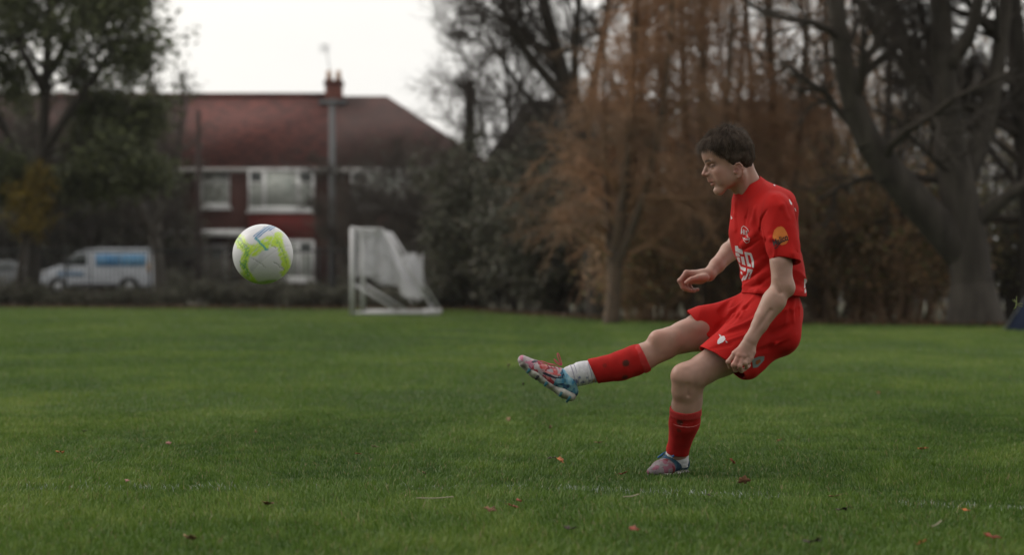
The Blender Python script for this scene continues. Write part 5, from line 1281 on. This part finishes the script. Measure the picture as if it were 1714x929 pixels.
# shave the underside flat
sp = J(893, 640, D); v.plane(J(900, 633, D), -fu, .006)
V, F = v.mesh(1)
def boot_tint(V, f, g, sp=.34):
    n1 = vnoise(V[:, 0] * 55, V[:, 1] * 40, V[:, 2] * 55, 101); n2 = vnoise(V[:, 0] * 90, V[:, 1] * 60, V[:, 2] * 90, 102); n3 = vnoise(V[:, 0] * 200, V[:, 1] * 120, V[:, 2] * 200, 103)
    W_ = np.array((.36, .31, .33)); C = np.tile(W_, (len(V), 1)) * (1 + .18 * n2 + .1 * n3)[:, None]
    def put(m, c, a=1.0): C[m] = C[m] * (1 - a) + np.array(c) * a
    put((n1 > .12) & (f > .25) & (f < .80), (.27, .035, .05)); put((n1 > .32) & (f >= .80), (.42, .12, .20), .8)
    put((n2 > .38) & (f > .2) & (f < .85), (.40, .16, .22), .9)
    put((f < sp), (.025, .075, .14)); put((f < sp) & (n1 > .1), (.05, .15, .22)); put((f < .34) & (n2 > .30), (.12, .24, .28)); put((f < .30) & (n2 < -.42), (.02, .03, .06))
    put(n3 > .58, (.05, .05, .08), .7); put((g < .22) & (n2 > .0), (.12, .10, .07), .6)
    return np.clip(C, .01, 1)
_f = ((V - J(956, 655, D)) @ ft) / np.linalg.norm(J(873, 602, D) - J(956, 655, D)); _g = np.clip(((V - J(910, 640, D)) @ fu) / .06 + .2, 0, 1)
kb = pm('boot', V, F, mat_attr('boot_upper', .75, .15), tint=boot_tint(V, _f, _g))
bb_ = BVHTree.FromPolygons([tuple(q) for q in V], [tuple(int(i) for i in f) for f in F])
v = Vox(*bbox([J(855, 590, -.14), J(975, 690, .06)], .03), .0022)
for a, b, ra, rb, wf in (((876, 609), (895, 624), .017, .019, .45), ((895, 624), (920, 643), .019, .016, .42), ((920, 643), (942, 657), .016, .019, .55), ((942, 656), (955, 663), .021, .021, .62)):
    v.cone(J(*a, D - .004), J(*b, D), ra, rb, .010, flat=(wid, wf))
V, F = v.mesh(1); so = pm('outsole', V, F, sole_m, kb)
for (a, b, dy, mm) in ((884, 622, -.04, stud_m), (888, 626, .03, stud_b), (898, 633, -.045, stud_b), (905, 638, .03, stud_m), (913, 644, -.04, stud_m), (938, 661, -.035, stud_m), (942, 664, .03, stud_b), (952, 668, -.03, stud_m), (950, 671, .03, stud_m)):
    q = J(a, b, D + dy); MB().bar(q + fu * .012, q - fu * .008, .0066, n=10, r2=.0042).build('stud', mm, so, smooth=False)
# toe cap rand and heel counter
# standing boot: foot points half towards the camera
tf = norm(np.array([-.55, -.83, 0.0])); tw = np.array([tf[1], -tf[0], 0.0]); hc = J(1136, 780, .10); hc[2] = 0
def SBp(f, s, z): return hc + tf * f + tw * s + np.array([0, 0, z - .001])
v = Vox(*bbox([SBp(-.06, 0, 0), SBp(.24, 0, .14), SBp(.1, .08, 0), SBp(.1, -.08, 0)], .04), .0022)
v.cone(SBp(-.015, 0, .040), SBp(.05, 0, .045), .036, .036, .015); v.cone(SBp(.03, 0, .060), SBp(.015, 0, .085), .036, .037, .02)
v.cone(SBp(.05, 0, .045), SBp(.12, 0, .030), .038, .032, .015, flat=(tw, .80)); v.cone(SBp(.12, 0, .028), SBp(.185, .0, .020), .031, .020, .012, flat=(tw, .62))
v.plane(SBp(0, 0, .008), np.array([0, 0, -1.0]), .004); v.plane(SBp(0, 0, .105), np.array([0, 0, 1.0]), .004)
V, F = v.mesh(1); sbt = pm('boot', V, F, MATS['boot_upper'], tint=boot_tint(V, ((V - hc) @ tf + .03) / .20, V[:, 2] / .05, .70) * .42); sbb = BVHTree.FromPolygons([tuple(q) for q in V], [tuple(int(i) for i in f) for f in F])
v = Vox(*bbox([SBp(-.06, 0, -.01), SBp(.24, 0, .03), SBp(.1, .08, 0), SBp(.1, -.08, 0)], .03), .0022)
v.cone(SBp(-.015, 0, .008), SBp(.06, 0, .008), .012, .010, .01, flat=(tw, .32)); v.cone(SBp(.06, 0, .008), SBp(.17, 0, .008), .011, .012, .01, flat=(tw, .27))
V, F = v.mesh(1); pm('outsole', V, F, sole_m, sbt)

# ---------------- marks projected onto the cloth (thin printed film, 1 mm proud)
def film(name, polys, bvh, m, parent, off=.0012, maxe=2.2, yoff=8.4):
    bm = bmesh.new()
    for poly in polys:
        vs_ = [bm.verts.new((a, b, 0)) for a, b in poly]
        try: bm.faces.new(vs_)
        except Exception: pass
    bmesh.ops.triangulate(bm, faces=bm.faces[:])
    for _ in range(5):
        long = [e for e in bm.edges if e.calc_length() > maxe]
        if not long: break
        bmesh.ops.subdivide_edges(bm, edges=long, cuts=1); bmesh.ops.triangulate(bm, faces=bm.faces[:])
    C0 = Vector((0, 0, CAMH)); bad = []
    for q in bm.verts:
        d = Vector(P(q.co.x, q.co.y, 1.0)) - C0; d.normalize()
        h = bvh.ray_cast(C0, d)
        if h[0] is None: bad.append(q)
        else: q.co = h[0] - d * off * 1.5
    bmesh.ops.delete(bm, geom=bad, context='VERTS')
    me = bpy.data.meshes.new(name); bm.to_mesh(me); bm.free()
    o = link(name, me, m, parent, True)
    return o
def strokes(lines, wdt):
    out = []
    for pl in lines:
        for (x0, y0), (x1, y1) in zip(pl[:-1], pl[1:]):
            L_ = math.hypot(x1 - x0, y1 - y0) or 1e-6; nx, ny = -(y1 - y0) / L_ * wdt / 2, (x1 - x0) / L_ * wdt / 2; ex, ey = (x1 - x0) / L_ * wdt * .3, (y1 - y0) / L_ * wdt * .3
            out.append([(x0 + nx - ex, y0 + ny - ey), (x1 + nx + ex, y1 + ny + ey), (x1 - nx + ex, y1 - ny + ey), (x0 - nx - ex, y0 - ny - ey)])
    return out
print_w = mat('print_white', (0.47, 0.45, 0.47), .6); print_o = mat('print_orange', (0.50, 0.12, 0.018), .6, (0.58, 0.17, 0.025), scale=20); print_k = mat('print_black', (0.03, 0.012, 0.012), .6); print_g = mat('print_grey', (0.15, 0.17, 0.18), .6)
def z1(pts_, s=8.445, ox=1220, oy=370): return [(ox + a / s, oy + b / s) for a, b in pts_]
sp_ = [[(85, 348), (128, 352), (135, 385), (188, 405), (203, 470), (176, 468), (118, 436), (92, 428)], [(92, 438), (142, 458), (160, 492), (150, 502), (97, 492)], [(100, 508), (150, 512), (163, 588), (112, 574)],
       [(110, 588), (150, 602), (166, 642), (240, 662), (234, 712), (182, 690), (124, 650)], [(165, 497), (212, 507), (235, 628), (190, 610)],
       [(218, 436), (254, 440), (285, 592), (308, 612), (312, 650), (262, 636)], [(254, 440), (315, 452), (330, 490), (352, 560), (354, 662), (326, 655), (320, 562), (296, 482), (262, 476)],
       [(262, 675), (338, 686), (330, 712), (256, 738)], [(302, 725), (330, 712), (296, 815), (268, 820)], [(256, 738), (280, 733), (240, 830), (205, 836)], [(214, 770), (228, 768), (200, 838), (184, 860), (168, 862), (188, 805)],
       [(145, 690), (186, 720), (192, 765), (168, 742)]]
film('sponsor_lettering', [z1(q) for q in sp_], jb, print_w, jersey)
cr_ = [[(172, 180), (176, 120), (183, 88), (206, 68), (240, 88), (268, 118), (277, 150)], [(182, 112), (180, 178)], [(203, 118), (204, 188)], [(181, 150), (204, 154)], [(216, 122), (218, 180), (232, 192), (244, 185), (242, 132)], [(254, 140), (258, 222), (278, 226)],
       [(190, 230), (240, 252), (292, 246)], [(196, 240), (236, 266), (284, 262)], [(206, 262), (222, 288), (246, 310), (270, 306), (286, 292), (290, 240)]]
film('crest', [z1(q) for q in strokes(cr_, 7.0)], jb, print_w, jersey, maxe=1.5)
def z2(pts_): return z1(pts_, 15.48, 1280, 370)
sunp = [(205, 440), (212, 350), (245, 235), (325, 155), (425, 132), (495, 170), (560, 270), (600, 370), (620, 455), (600, 530), (555, 590), (480, 618), (425, 620), (380, 590), (360, 560), (300, 500), (250, 470)]
film('sleeve_badge', [z2(sunp)], jb, print_o, jersey)
film('badge_swoosh', strokes([z2(q) for q in [[(255, 700), (300, 690), (360, 620), (430, 545), (520, 500), (610, 485)]]], 1.4), jb, print_k, jersey, off=.002)
# script lettering on the sleeve
def text_polys(s, size, ox, oy, ang, shear=0.25, off=0.0, squash=1.0):
    cu = bpy.data.curves.new('t', 'FONT'); cu.body = s; cu.size = size; cu.shear = shear; cu.resolution_u = 3; cu.offset = off
    o = bpy.data.objects.new('t', cu); COL.objects.link(o); bpy.context.view_layer.update()
    me = o.to_mesh(); c, n = math.cos(ang), math.sin(ang)
    pl = []
    for p_ in me.polygons:
        q = [(me.vertices[i].co.x * squash, -me.vertices[i].co.y) for i in p_.vertices]; pl.append([(ox + a * c - b * n, oy + a * n + b * c) for a, b in q])
    o.to_mesh_clear(); bpy.data.objects.remove(o); bpy.data.curves.remove(cu); return pl
film('badge_lettering', text_polys('Malico', 15.0, 1294.5, 412.5, R(-25), .3, .35, .70), jb, print_k, jersey, off=.0026, maxe=3)
film('shirt_number', [[(1294.5, 307.5), (1297, 308), (1298, 311), (1295.5, 310.5)], [(1320.5, 333), (1322.5, 334), (1326, 341), (1325, 343), (1322.5, 340)], [(1329.5, 347), (1331.5, 349), (1333, 354), (1331.5, 353)], [(1346.5, 466), (1350.5, 468), (1350.5, 479), (1346, 483)], [(1346.5, 485), (1350.5, 482), (1350, 489), (1347, 491)]], jb, print_w, jersey, maxe=1.0)
film('shirt_logo', [[(1223, 360), (1226, 365), (1223.5, 367.5)]], jb, print_w, jersey, maxe=1.0)
def z3(pts_): return z1(pts_, 5.465, 1160, 480)
film('shorts_emblem', [[(1209 + (a - 1209) * .8, 568 + (b - 568) * .8) for a, b in z3(q)] for q in ([(210, 530), (215, 492), (245, 452), (268, 444), (290, 443), (305, 480), (275, 515), (225, 537)], [(226, 422), (258, 440), (242, 456)], [(305, 494), (334, 520), (310, 519)])], sb, print_w, shorts)
film('shorts_badge', [z3([(540, 665), (600, 640), (655, 636), (650, 675), (590, 740), (548, 745)])], sb, print_g, shorts)
film('shorts_badge_centre', [z3([(575, 680), (615, 662), (622, 685), (590, 715), (572, 705)])], sb, mat('print_rust', (0.25, 0.07, 0.02), .6), shorts, off=.002)
# sleeve hem seam
film('hem_stitch', strokes([[(1290, 431), (1300, 433), (1312, 432), (1322, 429.5), (1331, 429)]], .55), jb, mat('red_stitch', (0.30, 0.008, 0.008), .8), jersey, off=.0012, maxe=3)
film('collar_seam', strokes([[(1281, 300), (1277, 309), (1269, 321), (1257, 332), (1246, 336), (1238, 333), (1231, 326)]], .6), jb, MATS['red_stitch'], jersey, off=.001, maxe=2)
film('sleeve_seam', strokes([[(1290, 318), (1280, 334), (1275, 352), (1272, 372), (1274, 390)]], .5), jb, MATS['red_stitch'], jersey, off=.001, maxe=2)
film('shorts_seam', strokes([[(1183, 592), (1200, 606), (1222, 622), (1246, 631)], [(1157, 519), (1164, 532), (1176, 547)]], .5), sb, MATS['red_stitch'], shorts, off=.001, maxe=2)
# boot marks
def z4(pts_): return z1(pts_, 7.74, 850, 570)
film('side_stripe', [z4(q) for q in ([(445, 420), (480, 415), (560, 450), (620, 475), (700, 482), (690, 500), (600, 492), (530, 468), (470, 440)],)], bb_, blackm, kb, maxe=1.2)
film('toe_stripe', [z4([(305, 278), (345, 250), (400, 258), (380, 272), (330, 292)])], bb_, blackm, kb, maxe=1.2)
film('side_panel', [z4([(600, 540), (640, 485), (720, 500), (728, 555), (650, 560)]), z4([(690, 330), (780, 325), (800, 420), (860, 540), (850, 590), (760, 560), (735, 450)])], bb_, bluep, kb, maxe=1.5)
film('red_panel', [z4([(405, 330), (440, 305), (500, 315), (518, 350), (480, 385), (430, 370)]), z4([(580, 365), (640, 380), (650, 420), (600, 440)]), z4([(480, 455), (560, 490), (575, 520), (510, 505)]), z4([(415, 385), (690, 440), (688, 462), (560, 440)])], bb_, redp, kb, maxe=1.5)
def lace(pts3, r, m, parent):
    q, _ = resample(pts3, [r] * len(pts3), 14); V, F = tube_mesh(q[:-1], q[1:], np.full(13, r), np.full(13, r), 6); pm('lace', V, F, m, parent)
lace([J(940, 612, D - .02), J(934, 600, D - .03), J(931, 590, D - .02), J(934, 588.5, D - .02), J(938, 600, D - .01), J(941, 611, D - .01)], .0019, lace_p, kb)
lace([J(940, 612, D - .01), J(930, 604, D - .02), J(926, 599, D - .01), J(930, 608, D - .01), J(938, 612, D)], .0017, lace_p, kb)
for (a, b) in (((905, 604), (925, 616)), ((912, 607), (932, 618)), ((919, 609), (937, 617))):
    lace([J(*a, D - .02), J((a[0] + b[0]) / 2, (a[1] + b[1]) / 2 - 2.5, D - .036), J(*b, D - .03)], .0016, lace_p, kb)
for k, (f0, f1) in enumerate(((.07, .085), (.09, .105), (.11, .125))):
    lace([SBp(f0, -.022, .062 - k * .008), SBp(f0 + .01, 0, .083 - k * .011), SBp(f1, .022, .062 - k * .008)], .0028, lace_b, sbt)
lace([SBp(.065, .0, .088), SBp(.09, -.03, .085), SBp(.12, -.045, .07), SBp(.10, -.03, .075), SBp(.07, 0, .088)], .0030, lace_b, sbt)
lace([SBp(.065, .0, .088), SBp(.06, .03, .085), SBp(.085, .05, .06), SBp(.07, .03, .078)], .0030, lace_b, sbt)

# ================================================================= BALL
def ball():
    c = P(440, 425.5, 8.82); r_ = .110; nu, nv = 260, 130
    th = np.linspace(0, np.pi, nv + 1); ph = np.arange(nu) * 2 * np.pi / nu
    T, Ph = np.meshgrid(th, ph, indexing='ij'); D_ = np.stack([np.sin(T) * np.cos(Ph), np.sin(T) * np.sin(Ph), np.cos(T)], -1).reshape(-1, 3)
    # object-space chart: x right, z up, hemispheres y<0 and y>0 carry the same print
    x = D_[:, 0]; z = D_[:, 2]; front = D_[:, 1] < .15
    col = np.tile(np.array([.55, .55, .575]), (len(D_), 1))
    nz1 = vnoise(x * 5 + 9, D_[:, 1] * 5 + 9, z * 5 + 9, 91); nz2 = vnoise((x + z) * 5 + 9, D_[:, 1] * 14 + 9, (x - z) * 22 + 9, 92)   # scuffed streaks
    u = x + .05 * nz2 + .03 * nz1; w_ = z + .03 * nz1
    def dist(pl):
        best = np.full(len(x), 9.0)
        for (a, b) in zip(pl[:-1], pl[1:]):
            a = np.array(a); b = np.array(b); ab = b - a; t = np.clip(((u - a[0]) * ab[0] + (w_ - a[1]) * ab[1]) / (ab @ ab), 0, 1); best = np.minimum(best, np.hypot(u - a[0] - ab[0] * t, w_ - a[1] - ab[1] * t))
        return best
    def q(pts_): return [((a - 500) / 362, (467 - b) / 362) for a, b in pts_]
    def put(d, wd, soft, colr, k=1.0, mask=None):
        a = k * np.clip((wd - d) / soft, 0, 1)
        if mask is not None: a = a * mask
        col[:] = col * (1 - a[:, None]) + np.array(colr) * a[:, None]
    lime = (.42, .60, .035); lime2 = (.24, .36, .03); green = (.04, .22, .12)
    str_ = np.clip(.95 + .9 * nz2, 0, 1)
    put(dist(q([(215, 270), (280, 350), (360, 430), (430, 430), (520, 370), (620, 320), (700, 320)])), .22, .07, lime, 1, str_)
    put(dist(q([(700, 240), (720, 330), (750, 420), (790, 520), (800, 640), (760, 700)])), .14, .06, lime, .95, np.clip(str_ + .2, 0, 1))
    put(dist(q([(340, 430), (320, 520), (300, 600), (320, 680), (400, 790)])), .17, .07, lime, 1, np.clip(str_ + .1, 0, 1))
    put(dist(q([(250, 700), (340, 790), (480, 815), (640, 790)])), .09, .08, lime2, .9)
    sk = np.clip(.5 + 1.6 * vnoise((x + z) * 7 + 9, D_[:, 1] * 20 + 9, (x - z) * 34 + 9, 93), 0, 1); put(dist(q([(215, 270), (280, 350), (360, 430), (330, 520), (300, 600), (340, 720)])), .10, .05, green, .75, sk); put(dist(q([(700, 300), (760, 430), (800, 560)])), .06, .05, green, .6, sk); put(dist(q([(430, 430), (520, 370), (620, 320)])), .05, .05, (.16, .36, .10), .6, sk)
    put(dist(q([(210, 250), (260, 300), (330, 370)])), .035, .03, (.10, .13, .12), .7); put(dist(q([(250, 560), (300, 610), (360, 690)])), .05, .04, green, .75)
    put(dist(q([(440, 280), (500, 330), (580, 410)])), .06, .03, (.02, .26, .28), .85); put(dist(q([(340, 340), (440, 380)])), .02, .02, (.2, .22, .25), .5)
    bl = dist(q([(450, 265), (500, 215), (560, 165), (620, 150)])); comb = (np.sin((x - z) * 60) > -.35)
    put(bl, .10, .03, (.015, .13, .30), 1.0, comb * 1.0)
    put(dist(q([(540, 440), (500, 530), (420, 610), (400, 640)])), .09, .05, (.42, .43, .45), .6)
    lines = [q([(410, 520), (480, 570), (555, 635)]), q([(660, 560), (720, 610), (770, 670)]), q([(600, 350), (680, 400)]), q([(230, 330), (290, 430)])]
    V = D_ * r_
    for pl in lines:
        d = dist(pl); V *= (1 - .018 * np.clip((.022 - d) / .022, 0, 1))[:, None]; put(d, .014, .01, (.16, .17, .16), .7)
    # panel seams of the casing: great-circle grooves
    for n_ in ((.85, .3, .43), (-.4, .5, .77), (.1, .95, -.28), (.62, -.2, -.76)):
        n_ = norm(np.array(n_)); d = np.abs(D_ @ n_ - .42); V *= (1 - .010 * np.clip((.018 - d) / .018, 0, 1))[:, None]
        a = .22 * np.clip((.010 - d) / .008, 0, 1); col = col * (1 - a[:, None]) + np.array((.2, .2, .2)) * a[:, None]
    base = (np.arange(nv)[:, None] * nu); j = np.arange(nu)[None, :]; F = np.stack([base + j, base + nu + j, base + nu + (j + 1) % nu, base + (j + 1) % nu], -1).reshape(-1, 4)
    o = np_mesh('football', V, F, mat_attr('ball_print', .42, .4), None, True, tint=np.clip(col, 0, 1), world=False); o.location = tuple(c)
    tag(o, 'white football with lime green and blue print flying through the air', 'ball')
ball()

# ================================================================= FALLEN LEAVES, TWIGS, FLYING TURF
def leaf_obj(name, px, py, size, colr, seed, label, cat='leaf', curl=.3, yaw=None, group='fallen leaves on the grass', stand=0.0, slim_=.42):
    rg = np.random.RandomState(seed); Y = 4047 * (CAMH - .028) / (py - HZ); c = P(px, py, Y)
    # lobed outline
    n = 18; t = np.arange(n) * 2 * np.pi / n; rr = 1 + .28 * np.sin(t * 5 + rg.rand() * 6) + .12 * rg.randn(n)
    x = np.cos(t) * rr; y = np.sin(t) * rr * slim_ * 1.6; V = [(0, 0, 0)]
    for k in range(n): V.append((x[k], y[k], curl * (x[k] ** 2) * .6 + .12 * rg.randn()))
    V.append((-1.9, .1, .15)); V.append((-1.0, .05, .05)); V.append((-1.0, -.05, .05))
    V = np.array(V) * size; yw = rg.rand() * 6.28 if yaw is None else yaw
    Rm = np.array(Matrix.Rotation(yw, 3, 'Z') @ Matrix.Rotation(rg.uniform(-.5, .5) + stand, 3, 'X') @ Matrix.Rotation(rg.uniform(-.3, .3), 3, 'Y')); V = V @ Rm.T
    F3 = [(0, k, k % n + 1) for k in range(1, n + 1)] + [(n + 1, n + 2, n + 3)]
    m = mat('leaf_%s' % name_of(colr), colr, .8, tuple(q * .5 for q in colr), scale=60)
    o = np_mesh(name, V, [np.array(F3)], m, None, False, world=False); o.location = tuple(c)
    md = o.modifiers.new('thickness', 'SOLIDIFY'); md.thickness = .0008
    tag(o, label, cat, group); return o
_cn = {}
def name_of(c):
    if c not in _cn: _cn[c] = 'tone_%s' % ['rust', 'orange', 'brown', 'tan', 'dark', 'straw', 'pink'][len(_cn) % 7]
    return _cn[c]
RU, OR, BN, TN, DK, ST, PK = (.22, .05, .025), (.42, .13, .035), (.16, .075, .035), (.30, .18, .10), (.035, .022, .014), (.40, .34, .20), (.30, .14, .12)
LV = [(101, 757, .022, OR, 'orange leaf, leftmost of all on the grass'), (142, 722, .011, DK, 'tiny dark curled leaf above the leftmost orange leaf'), (282, 742, .014, PK, 'pinkish brown leaf in the grass below the football'),
      (428, 723, .010, BN, 'tiny brown leaf alone on open grass left of centre'), (600, 760, .017, RU, 'rust red leaf left of centre on the open grass'), (627, 748, .014, ST, 'pale straw coloured leaf beside the rust red leaf'),
      (852, 703, .020, TN, 'tan leaf standing upright below the kicking boot'), (922, 715, .012, BN, 'small brown leaf lying below and right of the tan upright leaf'), (1001, 741, .017, BN, 'brown leaf lying midway between both boots'),
      (938, 771, .024, OR, 'bright orange curled leaf left of the standing foot'), (925, 767, .020, DK, 'dark leaf touching the bright orange curled leaf'), (1042, 793, .016, RU, 'dull red leaf just left of the standing boot'),
      (1226, 773, .020, RU, 'rust brown leaf standing on edge right of the standing leg'), (1245, 804, .020, BN, 'flat brown leaf below the leaf on edge'), (1305, 737, .011, RU, 'tiny red leaf on the grass right of the player\'s shin'),
      (1545, 751, .025, OR, 'broad orange brown leaf at the right of the field'), (1472, 658, .019, RU, 'red leaf far out on the grass behind the player'), (1397, 831, .018, TN, 'pale tan leaf lying on the worn white line'),
      (1410, 853, .022, DK, 'dark folded leaf just below the pale tan leaf'), (955, 884, .020, DK, 'dark round leaf near the bottom middle'), (1062, 886, .020, RU, 'red brown leaf near the bottom, right of the dark round leaf'),
      (1360, 907, .026, DK, 'large dark brown leaf near the bottom edge'), (1543, 908, .020, OR, 'orange leaf near the bottom edge at right'), (1660, 898, .020, RU, 'rust leaf in the lower right corner'),
      (820, 853, .021, BN, 'brown curled leaf on the grass at the bottom centre'), (858, 848, .017, RU, 'reddish leaf right beside the brown curled leaf'), (450, 843, .018, BN, 'faint brown leaf in the grass at lower left'),
      (213, 805, .010, PK, 'tiny pink brown leaf on the faint white line at left'), (318, 900, .022, TN, 'tan leaf at the bottom left of the grass'), (1186, 829, .009, DK, 'tiny dark leaf stub on the white line behind the foot'),
      (868, 838, .012, RU, 'small red leaf low at the left of the white line'), (1617, 855, .012, OR, 'small orange leaf by the right end of the white line'), (710, 792, .010, BN, 'speck of brown leaf just above the white line left of centre')]
for i, (a, b, s, c, lab) in enumerate(LV):
    leaf_obj('fallen_leaf', a, b, s, c, 300 + i, lab, stand=1.1 if 'upright' in lab or 'on edge' in lab else .15)
def twig(px, py, dx, dyp, label, c=ST):
    Y = 4047 * (CAMH - .03) / (py - HZ); a = P(px, py, Y); b = P(px + dx, py + dyp, Y * 1.004); m_ = (a + b) / 2 + np.array([0, 0, -.004])
    q, _ = resample([a, m_, b], [1, 1, 1], 10); V, F = tube_mesh(q[:-1] - a, q[1:] - a, np.full(9, .0022), np.full(9, .0018), 6)
    o = np_mesh('twig', V, F, mat('dry_stalk', (.34, .30, .22), .9), None, True, world=False); o.location = tuple(a); tag(o, label, 'twig')
twig(697, 834, 62, -2, 'pale dry stalk lying on the grass just below the white line')
twig(1043, 832, 26, -4, 'pale curled stalk below and left of the standing boot')
twig(1560, 882, 16, -10, 'short pale twig low at the right of the grass')
def tuft(px, py, Y, size, seed, label, colr=(.13, .15, .05)):
    rg = np.random.RandomState(seed); P0 = []; P1 = []; n = 7
    for k in range(n):
        d = norm(rg.randn(3) + np.array([.6, 0, .2])) * size; p_ = rg.randn(3) * size * .12
        for j in range(3): q_ = p_ + d * .33 + rg.randn(3) * size * .06; P0.append(p_); P1.append(q_); p_ = q_
    V, F = tube_mesh(np.array(P0), np.array(P1), np.full(len(P0), .0016), np.full(len(P0), .0012), 4)
    o = np_mesh('turf_clump', V, F, mat('torn_grass_%d' % int(colr[0] * 1000), colr, .8), None, False, world=False); o.location = tuple(P(px, py, Y)); tag(o, label, 'grass clump', 'torn bits of turf kicked into the air')
tuft(1702, 508, 8.8, .024, 1, 'largest torn grass clump flying at the right edge of the view')
tuft(850, 612, 9.1, .014, 2, 'thin curl of torn grass in the air before the kicking toe')
tuft(1690, 631, 9.3, .010, 3, 'tiny torn grass shred in the air at right')
tuft(875, 643, 9.1, .006, 4, 'tiny dark crumb of turf below the kicking boot', (.03, .025, .015))

# ================================================================= ADDED HAZE
def haze():  # thin volume added to lift the blacks of the far background
    o = MB().box(-70, 70, -8, 140, -1.2, 34).build('haze', None); m = bpy.data.materials.new('haze_lift'); m.use_nodes = True
    t = m.node_tree; t.nodes.clear(); out = t.nodes.new('ShaderNodeOutputMaterial'); pv = t.nodes.new('ShaderNodeVolumePrincipled')
    pv.inputs['Color'].default_value = (.92, .92, .93, 1); pv.inputs['Density'].default_value = .00014
    t.links.new(pv.outputs[0], out.inputs['Volume']); o.data.materials.append(m); tag(o, 'thin haze volume added to lift the dark background', 'haze', kind='stuff')
haze()
